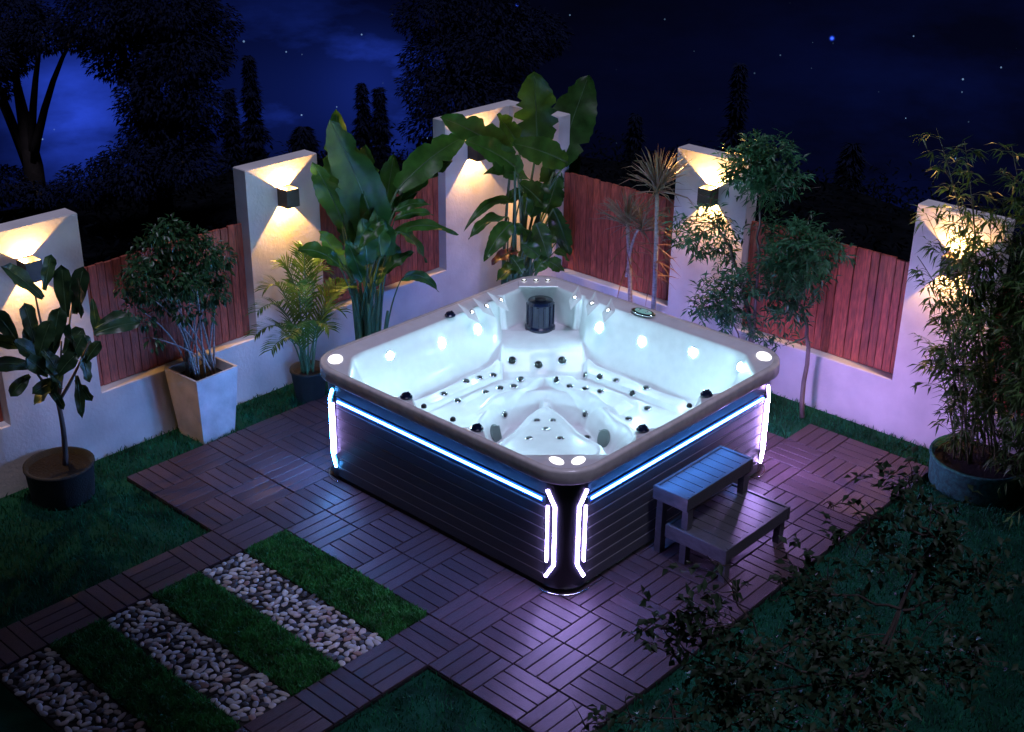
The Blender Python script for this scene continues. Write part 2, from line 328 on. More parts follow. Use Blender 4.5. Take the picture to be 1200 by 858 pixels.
# ------------------------------------------------------------------ deck of square tiles with four slats each
def build_deck():
    root = tag(link('patio_deck', None), kind='structure', label='deck of dark brown wood composite tiles under the hot tub')
    bx = MB().box((0, 0, -.019), (T-.004, T-.004, .016)).mesh('deck_tile', M['deckbase'])
    sl = MB().box((0, 0, 0), (T-.008, T/4-.0055, .014), bev=.0022).mesh('slat', M['deck'])
    over = {(8, 2): 1, (9, 2): 0, (10, 1): 1, (10, 2): 1, (11, 2): 1, (10, 3): 0, (9, 3): 1, (11, 1): 0, (7, 2): 0, (5, 2): 0, (6, 2): 1, (4, 2): 1, (0, 2): 0, (1, 2): 1, (2, 2): 1, (3, 2): 0, (11, 3): 0, (11, 0): 1}
    tiles = []
    for a in range(0, 13):
        for b in range(-7, 12):
            if not deck_has(a, b): continue
            cx, cy = (b+.5)*T, -(a+.5)*T
            if 3.6 < b+.5 < 9. and 3.6 < a+.5 < 9.: continue        # under the tub
            vis = math.hypot(cx-CAM[0], cy-CAM[1]); hid = (a < 3 and b > 3) or (b > 9 and a < 7) 
            tiles.append((hid, vis, a, b, cx, cy))
    tiles.sort(); cnt = 0; rest = MB()
    for hid, vis, a, b, cx, cy in tiles:
        par = over.get((a, b)); 
        if par is None: par = (a+b) % 2 if (b <= 1 or a <= 2) else (a+b+1) % 2
        dz = rnd.uniform(-.0012, .0012); rz = R(rnd.uniform(-.35, .35))+(0 if par else math.pi/2)
        if cnt+4 <= 300:
            t = link('deck_tile', bx, root, (cx, cy, dz), 0)
            for k in range(4):
                o = link('slat', sl, t); off = (k-1.5)*T/4
                o.rotation_euler = (0, 0, rz); o.location = (-math.sin(rz)*off, math.cos(rz)*off, -.0035+rnd.uniform(-.0006, .0006))
            cnt += 4
        else:
            for k in range(4):
                off = (k-1.5)*T/4; rest.box((cx-math.sin(rz)*off, cy+math.cos(rz)*off, -.0035), (T-.008, T/4-.0055, .014), rotz=rz, bev=.0022)
            link('deck_tile', bx, root, (cx, cy, dz), 0)
    if rest.v: tag(rest.build('slats', M['deck'], root), kind='stuff')
build_deck()

# ------------------------------------------------------------------ turf and pebble strips
def pebble_meshes():
    out = []
    for s in range(7):
        r = random.Random(s+40); n = 9; V = [[0, 0, .5]]; 
        wob = [1+r.uniform(-.16, .16) for _ in range(n)]
        for z, q in ((.40, .55), (.12, .95), (-.35, .8)):
            for j in range(n):
                a = 2*math.pi*j/n; V.append([q*wob[j]*math.cos(a), q*wob[j]*math.sin(a), z+r.uniform(-.04, .04)])
        F = [(0, 1+j, 1+(j+1) % n) for j in range(n)]
        for k in range(2):
            for j in range(n): p = 1+k*n; F.append((p+j, p+n+j, p+n+(j+1) % n, p+(j+1) % n))
        out.append(MB().add(V, F).mesh('pebble', M['pebble'], smooth=True))
    return out
def build_strips():
    pm = pebble_meshes(); base = MB().box((0, 0, -.022), (T-.005, T-.005, .02)).mesh('mortar_mat', M['pebbase'])
    where = {-1: ('pebble tile in the brightest strip', 'brightest strip'), -3: ('pebble tile in the middle strip', 'middle strip'), -5: ('dim pebble tile in the darkest strip', 'darkest strip')}
    nth = ['at its far end by the planks', 'second from its far end', 'second from its near end', 'at its near end by the planks']
    for b in (-1, -3, -5):
        for a in range(4, 8):
            cx, cy = (b+.5)*T, -(a+.5)*T
            t = thing('pebble_tile', where[b][0]+', '+nth[a-4], 'pebble tile', (cx, cy, 0), 0, 'pebble tiles in strips between the turf')
            link('mortar_mat', base, t)
            pts = []; 
            for tr in range(2500):
                p = (rnd.uniform(-.134, .134), rnd.uniform(-.134, .134)); 
                if all((p[0]-q[0])**2*1.0+(p[1]-q[1])**2 > .0315**2 for q in pts): pts.append(p)
            for p in pts:
                o = link('pebble', rnd.choice(pm), t, (p[0], p[1], rnd.uniform(-.008, -.002)), rnd.uniform(0, 6.28))
                s = rnd.uniform(.0185, .0265); o.scale = (s*rnd.uniform(1.0, 1.35), s*rnd.uniform(.62, .9), .014*rnd.uniform(.8, 1.2)); o.rotation_euler[0] = rnd.uniform(-.15, .15); o.rotation_euler[1] = rnd.uniform(-.15, .15)
    lab = {0: 'bright green turf strip against the deck', -2: 'green turf strip between the first and second pebble strips', -4: 'darkest turf strip between the second and third pebble strips'}
    for b in (0, -2, -4):
        cx, cy = (b+.5)*T, -6*T
        t = thing('turf_strip', lab[b], 'turf', (cx, cy, 0), 0, 'turf strips between the pebbles')
        mb = MB()
        for a in range(4): mb.box((0, (1.5-a)*T, -.02), (T-.004, T-.005, .024))
        mb.build('turf_backing', M['turf'], t)
        k = 9000; P = np.stack([rng.uniform(-.148, .148, k), rng.uniform(-.598, .598, k), np.full(k, -.008)], 1)
        q = (P[:, 1] % T); P = P[(q > .004) & (q < T-.004)]
        g = blades('grass', P, (.018, .036), None, t, 'turfgrass')
build_strips()

# ------------------------------------------------------------------ garden walls, fences, wall lamps
YW, XW = .37, 3.88; WD = .13; HP, HL, HR = 1.61, .42, .37
def build_walls():
    w = thing('garden_wall', 'white rendered left garden wall with tall pillars behind the planters', 'wall', (1.5, YW, -.03))
    o = np.array([1.5, YW, -.03])
    def seg(root, org, name, lo, hi):
        lo, hi = np.array(lo), np.array(hi); return MB().box((lo+hi)/2-org, hi-lo, bev=.006).build(name, M['plaster'], root)
    for x0, x1, nm in ((-.5, .11, 'pillar'), (1.33, 1.935, 'pillar'), (3.17, XW+WD, 'pillar')): seg(w, o, nm, (x0, YW, -.05), (x1, YW+WD, HP))
    for x0, x1 in ((-2.6, -.5), (.11, 1.33), (1.935, 3.17)): seg(w, o, 'low_wall', (x0, YW, -.05), (x1, YW+WD, HL))
    w2 = thing('garden_wall', 'white rendered right garden wall lit lilac with pillars behind the tub', 'wall', (XW, -2, -.03)); o2 = np.array([XW, -2, -.03])
    for y0, y1, nm in ((-.15, YW, 'pillar'), (-1.87, -1.265, 'pillar'), (-3.68, -3.11, 'pillar')): seg(w2, o2, nm, (XW, y0, -.05), (XW+WD, y1, HP if y0 > -1 else HP-.02))
    for y0, y1 in ((-1.265, -.15), (-3.11, -1.87), (-5.6, -3.68)): seg(w2, o2, 'low_wall', (XW, y0, -.05), (XW+WD, y1, HR))
build_walls()
def fence(axis, p0, p1, z0, z1, label):
    ln = abs(p1-p0); c = (p0+p1)/2; back = .085
    root = thing('picket_fence', label, 'fence', (c, YW+back, z0) if axis == 'x' else (XW+back, c, z0), 0 if axis == 'x' else -math.pi/2, 'red brown picket fence panels between the pillars')
    n = round(ln/.058); w = ln/n
    for i in range(n):
        h = z1-z0+rnd.uniform(-.006, .006)
        me = MB().box((0, 0, h/2), (w-.0045, .018, h), bev=.003)
        o = me.build('picket', M['fence'], root, loc=(-ln/2+(i+.5)*w, rnd.uniform(-.002, .002), .002)); o.rotation_euler[1] = R(rnd.uniform(-.25, .25))
    for zz in (.12, (z1-z0)-.15): MB().box((0, .022, zz), (ln-.01, .02, .05)).build('rail', M['rail'], root)
fence('x', -2.6, -.505, HL, 1.23, 'dark picket fence at the left edge beyond the first pillar')
fence('x', .115, 1.325, HL, 1.23, 'dim red brown picket fence behind the tall pale square planter')
fence('x', 1.94, 3.165, HL, 1.23, 'red brown picket fence behind the left broad leaved plant')
fence('y', -.155, -1.26, HR, 1.16, 'red picket fence behind the spiky palms and the back of the tub')
fence('y', -1.875, -3.105, HR, 1.17, 'bright red picket fence between the nandina and the bamboo')
fence('y', -3.685, -5.6, HR, 1.17, 'picket fence hidden beyond the bamboo at the right edge')
def wall_lamp(p, axis, label, k=1.0):
    root = thing('wall_lamp', label, 'lamp', p, 0 if axis == 'x' else -math.pi/2, 'square up and down lamps on the pillars')
    w, h, t = .052, .062, .005; dy = -w-.003      # front is -y in the lamp's own frame
    mb = MB()
    for sx in (-1, 1): mb.box((sx*(w-t/2), dy, 0), (t, 2*w, 2*h))
    mb.box((0, dy-w+t/2, 0), (2*w-2*t, t, 2*h)); mb.box((0, dy+w-t/2, 0), (2*w-2*t, t, 2*h))
    mb.box((0, dy, .012), (2*w-2*t, 2*w-2*t, .004))
    mb.build('housing', M['bronze'], root)
    for z, sgn, e in ((h-.040, 1, 1.0), (-h+.058, -1, 1.25)):
        MB().lathe([(.012, z-.003*sgn-.002), (.012, z-.003*sgn+.002)], 10, c=(0, dy, 0)).build('led_chip', M['bulb'], root)
        l = bpy.data.lights.new('lamp_light', 'POINT'); l.energy = LAMP*e*k; l.color = (1.0, .51, .16); l.shadow_soft_size = .003
        lo = link('lamp_light', l, root, (0, dy, z+.006*sgn))
LAMP = 27.0
wall_lamp((-.255, YW, 1.36), 'x', 'lit square lamp on the left pillar, half hidden by the fig', .62)
wall_lamp((1.63, YW, 1.375), 'x', 'lit square lamp on the bare pillar between planter and broad leaved plant')
wall_lamp((3.46, YW, 1.33), 'x', 'lit square lamp on the corner pillar behind the tallest broad leaves')
wall_lamp((XW, -1.585, 1.31), 'y', 'lit square lamp on the pillar behind the spiky palms and nandina')
wall_lamp((XW, -3.41, 1.27), 'y', 'lit square lamp on the right pillar behind the bamboo')

# ------------------------------------------------------------------ hot tub
TC = np.array([1.886, -1.838]); HT, RT = 1.056, .23; ZR = .78
def sm(x, a, b): t = np.clip((x-a)/(b-a), 0, 1); return t*t*(3-2*t)
FLOOR_PT = lambda px, py, z: at(px, py, 2, z)[:2]-TC
def rbox(u, v, h, r):
    x = np.abs(u)-h+r; y = np.abs(v)-h+r; return np.hypot(np.maximum(x, 0), np.maximum(y, 0))+np.minimum(np.maximum(x, y), 0)-r
def poly_d(u, v, P):
    u, v = np.asarray(u, float), np.asarray(v, float); best = np.full(u.shape, 9.); inside = np.zeros(u.shape, bool); n = len(P)
    for i in range(n):
        (ax, ay), (bx, by) = P[i], P[(i+1) % n]; ex, ey = bx-ax, by-ay; h = np.clip(((u-ax)*ex+(v-ay)*ey)/(ex*ex+ey*ey), 0, 1)
        best = np.minimum(best, np.hypot(u-ax-h*ex, v-ay-h*ey)); cr = ((ay > v) != (by > v)) & (u < ex*(v-ay)/(ey if abs(ey) > 1e-9 else 1e-9)+ax); inside ^= cr
    return np.where(inside, -best, best)
def smooth_poly(P, k=3):
    P = np.array(P, float)
    for _ in range(k): Q = np.roll(P, -1, 0); P = np.stack([P*.75+Q*.25, P*.25+Q*.75], 1).reshape(-1, 2)
    return P
FOOT = smooth_poly([FLOOR_PT(*p, .345) for p in ((636, 459), (612, 463), (587, 468), (577, 480), (562, 496))]+[np.array((-.62, .02)), np.array((-.66, -.3)), np.array((-.35, -.66)), np.array((.02, -.62))]+[FLOOR_PT(*p, .345) for p in ((736, 503), (716, 494), (702, 477), (690, 466), (662, 462))], 2)
DOME = smooth_poly([FLOOR_PT(*p, .29) for p in ((639, 473), (617, 487), (604, 507))]+[np.array((-.52, .06)), np.array((-.62, -.62)), np.array((.03, -.50))]+[FLOOR_PT(*p, .29) for p in ((682, 516), (671, 501), (655, 483))], 2)
def tub_z(u, v):
    s = (u+v)/math.sqrt(2); t = (v-u)/math.sqrt(2)
    d = -rbox(u+.052, v+.052, .958, .30)
    d = np.minimum(d, np.minimum(s+1.185, 1.205-np.abs(t)))
    for kv in VALVES_U: d = d-.075*np.exp(-((v-kv)/.075)**2)*sm(-u, .5, .8)
    for kv in VALVES_V: d = d-.075*np.exp(-((u-kv)/.075)**2)*sm(-v, .5, .8)
    rim = ZR-.012*sm(d, -.10, 0)
    wall = .40*(.12*sm(d, -.01, .03)+.76*sm(d, .0, .15)**.9+.12*sm(d, .10, .24))
    z = rim-wall
    z = z-.035*sm(d, .22, .5)
    # contoured seat bands along the two far walls
    band = sm(d, .175, .195)*(1-sm(d, .275, .295)); z = z+.034*band*(sm(u, -.55, -.5)*sm(v, .2, .3)+sm(v, -.55, -.5)*sm(u, .2, .3))*(1-sm(np.minimum(u, v), .28, .34))
    band2 = sm(d, .37, .39)*(1-sm(d, .50, .52)); z = z+.030*band2*(sm(u, -.25, -.18)*sm(v, .2, .3)+sm(v, -.25, -.18)*sm(u, .2, .3))
    # lumbar hollows in the seat backs
    z = z-.018*sm(d, .03, .1)*(1-sm(d, .15, .22))*np.cos(6.5*(u-v))
    # footwell with a rounded outline, and the raised foot dome standing in it
    fw = -poly_d(u, v, FOOT)+.012; z = z-.165*sm(fw, -.012, .085)
    z = z+np.exp(-((fw+.022)/.016)**2)*.012
    dm = -poly_d(u, v, DOME)+.02; top = .283+.06*sm(-s, -.36, .35)-.35*t*t+.012*np.exp(-((dm-.045)/.018)**2)
    g = sm(dm, -.045, .035); z = np.where(d > .2, z*(1-g)+np.maximum(z, top)*g, z)
    br = (1-sm(np.abs(t), .012, .05))*sm(s, .30, .36)*(1-sm(s, .50, .56)); z = np.where(d > .2, z*(1-br)+np.maximum(z, .30)*br, z)
    # captain's seat back and the filter niche in the back corner
    zc = np.interp(s, [.50, .60, .66, .76, .79, 1.0, 1.03, 1.15, 1.20, 1.23, 1.5], [.335, .345, .38, .475, .49, .53, .52, .52, .60, .765, .768])
    mc = (1-sm(np.abs(t), .265, .295))*sm(s, .54, .62)*(1-sm(s, 1.02, 1.05)); mn = (1-sm(np.abs(t), .215, .25))*sm(s, .99, 1.02)*(1-sm(s, 1.23, 1.26))*(1-sm(np.maximum(u, v), .90, .93))
    z = z*(1-mc)+zc*mc; z = z*(1-mn)+zc*mn
    rec = np.exp(-((np.abs(t)-.0)/.07)**4)*sm(s, .60, .64)*(1-sm(s, .74, .78)); z = z-.02*rec
    return z
VALVES_U = (.24, -.32); VALVES_V = (.24, -.36)
def tub_n(u, v, e=.006):
    zx = (tub_z(np.array(u+e), np.array(v))-tub_z(np.array(u-e), np.array(v)))/(2*e); zy = (tub_z(np.array(u), np.array(v+e))-tub_z(np.array(u), np.array(v-e)))/(2*e)
    return Vector((-float(zx), -float(zy), 1)).normalized()
def ring(h, r, n=480):
    """points round a rounded square, evenly spaced"""
    st = 2*(h-r); arc = math.pi*r/2; P = 4*(st+arc); out = []
    for i in range(n):
        q = i/n*P; k = int(q//(st+arc)); q -= k*(st+arc)
        if q < st: x, y = h, -h+r+q
        else: a = (q-st)/r; x, y = h-r+r*math.cos(a), h-r+r*math.sin(a)
        for _ in range(k): x, y = -y, x
        out.append((x, y))
    return np.array(out)
def build_tub():
    root = thing('hot_tub', 'large square lit hot tub with dark slatted cabinet and glowing strips on the deck', 'hot tub', (TC[0], TC[1], 0))
    n, m = 560, 240; rg = ring(HT-.035, RT-.02, n); q = np.linspace(0, 1, m)**.8
    U = q[:, None]*rg[None, :, 0]; V = q[:, None]*rg[None, :, 1]; Z = tub_z(U, V)
    vv = np.stack([U, V, Z], -1)[1:].reshape(-1, 3); vv = np.concatenate([vv, [[0, 0, float(tub_z(np.zeros(1), np.zeros(1))[0])]]])
    mm = m-1; F = [(i*n+j, i*n+(j+1) % n, (i+1)*n+(j+1) % n, (i+1)*n+j)[::-1] for i in range(mm-1) for j in range(n)]
    F = [f[::-1] for f in F]; c = len(vv)-1; F += [(c, j, (j+1) % n) for j in range(n)]
    F = [f[::-1] if len(f) == 4 else f for f in F]
    MB().add(vv, F).build('acrylic_shell', M['shell'], root, smooth=True)
    # rounded outer rim
    prof = [(-.035, ZR), (-.018, ZR+.003), (-.006, ZR+.001), (-.001, ZR-.006), (.0, ZR-.014), (.001, ZR-.074), (-.002, ZR-.080)]
    mb = MB(); rings = [np.column_stack([ring(HT+o, RT+o*.6, 240), np.full(240, z)]) for o, z in prof]
    F = [(i*240+j, i*240+(j+1) % 240, (i+1)*240+(j+1) % 240, (i+1)*240+j) for i in range(len(prof)-1) for j in range(240)]
    mb.add(np.concatenate(rings), [f[::-1] for f in F]); mb.build('rim', M['rim'], root, smooth=True)
    un = MB(); un.add(np.concatenate([np.column_stack([ring(HT+o, RT+o*.6, 120), np.full(120, z)]) for o, z in ((-.003, ZR-.0805), (-.09, ZR-.0805))]), [(j, (j+1) % 120, 120+(j+1) % 120, 120+j) for j in range(120)]).build('rim_underside', M['black'], root)
    # cabinet core, boards, corner posts
    HC, RC = 1.0, .15; core = MB(); N = 160
    rr = [np.column_stack([ring(HC-.02, RC-.01, N), np.full(N, z)]) for z in (.03, ZR-.082)]
    core.add(np.concatenate(rr), [(j, (j+1) % N, N+(j+1) % N, N+j) for j in range(N)]).build('cabinet_body', M['post'], root, smooth=True)
    zs = np.linspace(.03, .585, 9); bh = zs[1]-zs[0]; ln = 2*(HC-RC)
    side = MB().box((0, 0, 0), (ln, .022, bh-.005), bev=.003).mesh('cabinet_board', M['cab'])
    top = MB().box((0, 0, 0), (ln, .022, .096), bev=.003).mesh('cabinet_board', M['cab'])
    joint = MB().box((0, 0, 0), (ln-.01, .0225, .0035)).mesh('joint_strip', M['line'])
    strip = MB(); strip.tube([(-ln/2+.03, 0, 0), (ln/2-.03, 0, 0)], .0062, 10)
    stm = strip.mesh('light_strip', M['ledblue']); chan = MB().box((0, 0, 0), (ln-.05, .006, .036)).mesh('strip_halo_band', M['ledhalo'])  # glowing band behind each strip imitates its blue halo
    for k in range(4):
        a = k*math.pi/2; nx, ny = math.cos(a), math.sin(a)
        for i in range(8): link('cabinet_board', side, root, (nx*(HC-.011), ny*(HC-.011), (zs[i]+zs[i+1])/2), a+math.pi/2)
        link('cabinet_board', top, root, (nx*(HC-.011), ny*(HC-.011), .638), a+math.pi/2)
        for i in range(1, 8): link('joint_strip', joint, root, (nx*(HC-.0115), ny*(HC-.0115), zs[i]), a+math.pi/2)
        link('light_strip', stm, root, (nx*(HC+.006), ny*(HC+.006), .56), a+math.pi/2)
        link('strip_halo_band', chan, root, (nx*(HC+.0012), ny*(HC+.0012), .56), a+math.pi/2)
    arcl = math.pi*RC/2
    def corner_pt(k, sa, z, off):      # sa: distance along the corner arc from its middle
        th = math.pi/4+sa/RC; 
        if abs(sa) <= arcl/2: p = np.array([HC-RC+(RC+off)*math.cos(th), HC-RC+(RC+off)*math.sin(th)])
        else:
            ex = abs(sa)-arcl/2; p = np.array([HC+off, HC-RC-ex]) if sa < 0 else np.array([HC-RC-ex, HC+off])
        for _ in range(k): p = np.array([-p[1], p[0]])
        return np.array([p[0], p[1], z])
    def band(mb, k, pts, w, off, th=.006):
        """flat bar along a polyline in the (arc, height) plane, wrapped on the corner"""
        pts = [np.array(p, float) for p in pts]; dens = []
        for p, r in zip(pts[:-1], pts[1:]):
            for i in range(6): dens.append(p+(r-p)*i/6)
        dens.append(pts[-1]); dens = np.array(dens); tg = norm(np.gradient(dens, axis=0)); nn = np.stack([-tg[:, 1], tg[:, 0]], 1)
        L_, R_ = dens+nn*w/2, dens-nn*w/2; V = []
        for l, r in zip(L_, R_): V += [corner_pt(k, l[0], l[1], off), corner_pt(k, r[0], r[1], off), corner_pt(k, l[0], l[1], off+th), corner_pt(k, r[0], r[1], off+th)]
        n_ = len(dens); F = []
        for i in range(n_-1):
            b = i*4; F += [(b+2, b+3, b+7, b+6), (b, b+2, b+6, b+4), (b+3, b+1, b+5, b+7)]
        F += [(0, 1, 3, 2), (b+4, b+6, b+7, b+5)]; mb.add(V, F)
    for k in range(4):
        pm = MB(); A = np.linspace(-arcl/2, arcl/2, 17); V = [corner_pt(k, s_, z, o_) for o_, z in ((0, .03), (.004, .04), (.004, .645), (0, ZR-.082)) for s_ in A]
        pm.add(V, [(r*17+j, r*17+j+1, (r+1)*17+j+1, (r+1)*17+j) for r in range(3) for j in range(16)]).build('corner_post', M['post'], root, smooth=True)
        for sg in (-1, 1):
            b1 = MB(); band(b1, k, [(sg*.108, .630), (sg*.062, .54), (sg*.062, .18), (sg*.108, .095)], .015, .005); b1.build('light_strip', M[{0: 'ledblue' if sg > 0 else 'ledwhite', 1: 'ledcyan', 3: 'ledviolet'}.get(k, 'ledwhite')], root)
            b2 = MB(); band(b2, k, [(sg*.104, .535), (sg*.104, .19)], .010, .005); b2.build('light_strip', M[{0: 'ledblue' if sg > 0 else 'ledwhite', 3: 'ledviolet'}.get(k, 'ledwhite')], root)
        sk = MB(); A = np.linspace(-.135, .135, 19); sk.tube([corner_pt(k, s_, .008, .022) for s_ in A], .006, 6); sk.build('skirt_trim', M['chrome'], root, smooth=True)
    MB().box((0, 0, .02), (1.84, 1.84, .03)).build('base_pan', M['black'], root)
    # jets: chrome collar round a dark nozzle
    jm = MB(); jm.lathe([(.021, 0), (.021, .004), (.014, .006)], 16, 0); jm.lathe([(.0135, .0062), (.011, .002), (.004, .001)], 12, 1)
    jet = jm.mesh('jet', [M['chrome'], M['black']], True); 
    jb = MB(); jb.lathe([(.031, 0), (.031, .005), (.022, .008)], 20, 0); jb.lathe([(.0215, .0082), (.019, .003), (.008, .004), (.001, .006)], 16, 1)
    bigjet = jb.mesh('jet', [M['chrome'], M['black']], True)
    def place(name, me, u, v, lift=.001, nrm=None, scale=1, zz=None):
        z = float(tub_z(np.array([u]), np.array([v]))[0]) if zz is None else zz; nn = tub_n(u, v) if nrm is None else nrm
        o = link(name, me, root, (u+nn.x*lift, v+nn.y*lift, z+nn.z*lift)); o.rotation_mode = 'QUATERNION'; o.rotation_quaternion = Vector((0, 0, 1)).rotation_difference(nn); o.scale = (scale,)*3; return o
    def hit(px, py):                    # where the shell lies behind a jet of the photograph
        d = ray(px, py); ts = np.linspace(6, 11, 4000); P = CAM+ts[:, None]*d; z = tub_z(P[:, 0]-TC[0], P[:, 1]-TC[1]); i = np.argmax(P[:, 2] < z); return P[i, 0]-TC[0], P[i, 1]-TC[1]
    for p in ((546, 447), (562, 443), (578, 440), (569, 460), (586, 455), (602, 453), (668, 453), (686, 456), (704, 459), (686, 440), (703, 442), (722, 446), (629, 493), (648, 493), (620, 514), (657, 514), (759, 479), (737, 491), (591, 486), (686, 486), (688, 513), (536, 470), (520, 462), (741, 462), (757, 455), (640, 503), (610, 445), (652, 446)):
        place('jet', jet, *hit(*p), scale=1.25)
    for p in ((600, 423), (659, 423), (631, 428)): place('jet', bigjet, *hit(*p))
    ul = MB().lathe([(.026, 0), (.026, .003), (.016, .006), (.001, .007)], 18).mesh('underwater_light', M['underlight'], True)
    cl = MB().lathe([(.033, 0), (.033, .005), (.0265, .006)], 20, cap=False).mesh('light_collar', M['chrome'], True)
    def wl(u, v): o = place('underwater_light', ul, u, v); c_ = link('light_collar', cl, o)
    for p in ((457, 417), (518, 403), (560, 386), (702, 384), (752, 401), (812, 413), (868, 430)): wl(*hit(*p))
    for q_ in (-.5, 0, .5): wl(-.90, q_+.03); wl(q_+.03, -.90)
    # suction covers on the footwell
    sg = MB(); sg.lathe([(.06, 0), (.058, .008), (.045, .014), (.001, .015)], 24)
    for i in range(9): sg.box(((i-4)*.011, 0, .0155), (.004, .09, .003))
    sgm = sg.mesh('suction_cover', M['grill'])
    for p in ((580, 508), (708, 514)): place('suction_cover', sgm, *hit(*p))
    # lights on the far rim: lens, collar and a pale kite shaped facet
    lens = MB().lathe([(.011, .0), (.011, .006), (.001, .009)], 14).mesh('rim_light', M['rimlight'], True); col_ = MB().lathe([(.018, 0), (.018, .006), (.0115, .008)], 18, cap=False).mesh('light_collar', M['chrome'], True)
    def kite(sx):
        return MB().add([[-.038*sx, .078, .0], [.034, .012, .0], [.012, -.07, -.004], [-.034, -.02, -.002], [0, 0, .012]], [(0, 4, 1), (1, 4, 2), (2, 4, 3), (3, 4, 0), (0, 1, 2, 3)]).mesh('facet', M['shell'])
    kl, kr = kite(1), kite(-1)
    up = Vector((0, 0, 1))
    for p, side in [((553, 367), 0), ((570, 360), 0), ((587, 353), 0), ((674, 350), 1), ((694, 357), 1), ((713, 365), 1), ((614, 331), 2), ((628, 331), 2), ((642, 331), 2)]:
        if side == 2: nn = up; u, v = at(*p, 2, ZR)[:2]-TC; z = ZR+.012
        else: nn = Vector(((0, -.75, 1), (-.75, 0, 1))[side]).normalized(); u, v = at(*p, 2, ZR)[:2]-TC; z = ZR+.006
        o = place('rim_light', lens, u, v, nrm=nn, zz=z); link('light_collar', col_, o)
        if side < 2: f = link('facet', kl, o, (0, 0, -.012), 0 if side == 0 else -math.pi/2); f.scale = (1.25, 1.3, 1)
    fp = MB().box((0, 0, 0), (.27, .10, .012), bev=.005).build('light_panel', M['shell'], root, loc=(.852, .868, ZR+.003), rotz=-math.pi/4)
    # pad lights on the other corners of the rim
    pad = MB().lathe([(.045, 0), (.045, .004), (.03, .007), (.001, .008)], 28).mesh('pad_light', M['padlight'], True)
    for u, v, rz, sx in ((-.945, -.865, math.pi/2*.86, .95), (-.865, -.945, .2, .95), (-.92, .925, math.pi/4, 1.35), (.925, -.92, math.pi/4, 1.35)):
        o = place('pad_light', pad, u, v, nrm=up, zz=ZR-.004); o.rotation_quaternion = Quaternion((0, 0, 1), rz-math.pi/2*0); o.scale = (1.15*sx, .72*sx, 1)
    kn = MB().lathe([(.036, 0), (.036, .008), (.030, .014), (.026, .022), (.018, .026), (.001, .027)], 18)
    kn.box((0, 0, .028), (.04, .010, .006), bev=.002)
    knob = kn.mesh('valve_knob', M['navy'], False)
    for u, v in [(-.975, a) for a in VALVES_U]+[(a, -.975) for a in VALVES_V]+[(.045, .915)]: place('valve_knob', knob, u, v, nrm=up, zz=ZR-.004)
    small = MB().lathe([(.016, 0), (.016, .012), (.01, .02), (.001, .021)], 12).mesh('air_control', M['black'], True)
    for u, v in ((-.99, .08), (-.99, -.15), (.05, -.99)): place('air_control', small, u, v, nrm=up, zz=ZR-.006)
    # control panel
    cp = link('control_panel', MB().lathe([(.075, 0), (.075, .008), (.062, .014), (.055, .012), (.001, .012)], 36).mesh('control_panel', M['chrome'], True), root, (.955, .03, ZR+.001)); cp.scale = (.66, 1.25, 1)
    link('screen', MB().lathe([(.052, .0125), (.05, .015), (.001, .0155)], 30).mesh('screen', M['screen'], True), cp)
    bt = MB().lathe([(.007, .015), (.007, .018), (.001, .019)], 10).mesh('button', M['chrome'], True)
    for i in range(4): o = link('button', bt, cp, ((i % 2-.5)*.03, (i//2-.5)*.05, 0)); o.scale = (1.3, .8, 1)
    # filter basket
    fl = MB(); fl.lathe([(.082, 0), (.082, .02), (.072, .03), (.072, .15), (.066, .165), (.02, .168), (.001, .168)], 28)
    for i in range(12): a = i*math.pi/6; fl.box((.074*math.cos(a), .074*math.sin(a), .09), (.006, .012, .11), rotz=a)
    f = fl.build('filter_basket', M['navy'], root, loc=(.752, .752, .515)); f.scale = (1.28, 1.28, 1.3); MB().lathe([(.03, .168), (.03, .176), (.001, .178)], 16).build('lid', M['black'], f, smooth=True)
build_tub()

# ------------------------------------------------------------------ two step stool
def build_steps():
    root = thing('step_stool', 'dark grey two step stool of slatted boards against the tub', 'steps', (1.9, -3.12, 0))
    L_ = .60
    for y0, y1, z, n in ((-2.872, -3.105, .435, 8), (-2.97, -3.375, .225, 8)):
        cy = (y0+y1)/2+3.12; dp = abs(y1-y0)
        for i in range(n): MB().box((0, 0, 0), (L_/n-.004, dp-.044, .018), bev=.002).build('slat', M['step'], root, loc=(-L_/2+(i+.5)*L_/n, cy, z-.012))
        for sx in (-1, 1): MB().box((0, 0, 0), (.022, dp, .085), bev=.003).build('side_board', M['step'], root, loc=(sx*(L_/2+.012), cy, z-.040))
        for sy in (-1, 1): MB().box((0, 0, 0), (L_, .020, .08), bev=.003).build('apron', M['step'], root, loc=(0, cy+sy*(dp/2-.011), z-.038))
    for sx in (-1, 1):
        for y, z in ((-2.905, .435), (-3.078, .435), (-3.342, .225)): MB().box((0, 0, 0), (.048, .040, z-.083), bev=.003).build('leg', M['step'], root, loc=(sx*(L_/2-.026), y+3.12, (z-.083)/2+.0005))
build_steps()

# ------------------------------------------------------------------ plants
def cloud(centers, n, seed_spread=1.0):
    """points scattered in blobs: centers rows x y z rx ry rz"""
    C = np.array(centers, float); vol = C[:, 3]*C[:, 4]*C[:, 5]; pick = rng.choice(len(C), n, p=vol/vol.sum())
    d = norm(rng.normal(size=(n, 3))); r = rng.uniform(.25, 1, n)[:, None]**.5; return C[pick, :3]+d*r*C[pick, 3:6], d
def px_blob(u, v, axis, val, r, rz=None): p = at(u, v, axis, val); return [p[0], p[1], p[2], r, r, rz or r]
def pot_round(root, r0, r1, h, m, name='pot'):
    return MB().lathe([(r0*.96, 0), (r0, .01), (r1, h-.02), (r1+.008, h-.015), (r1+.008, h), (r1-.012, h), (r1-.02, h-.03), (.001, h-.032)], 36).build(name, M[m], root, smooth=True)

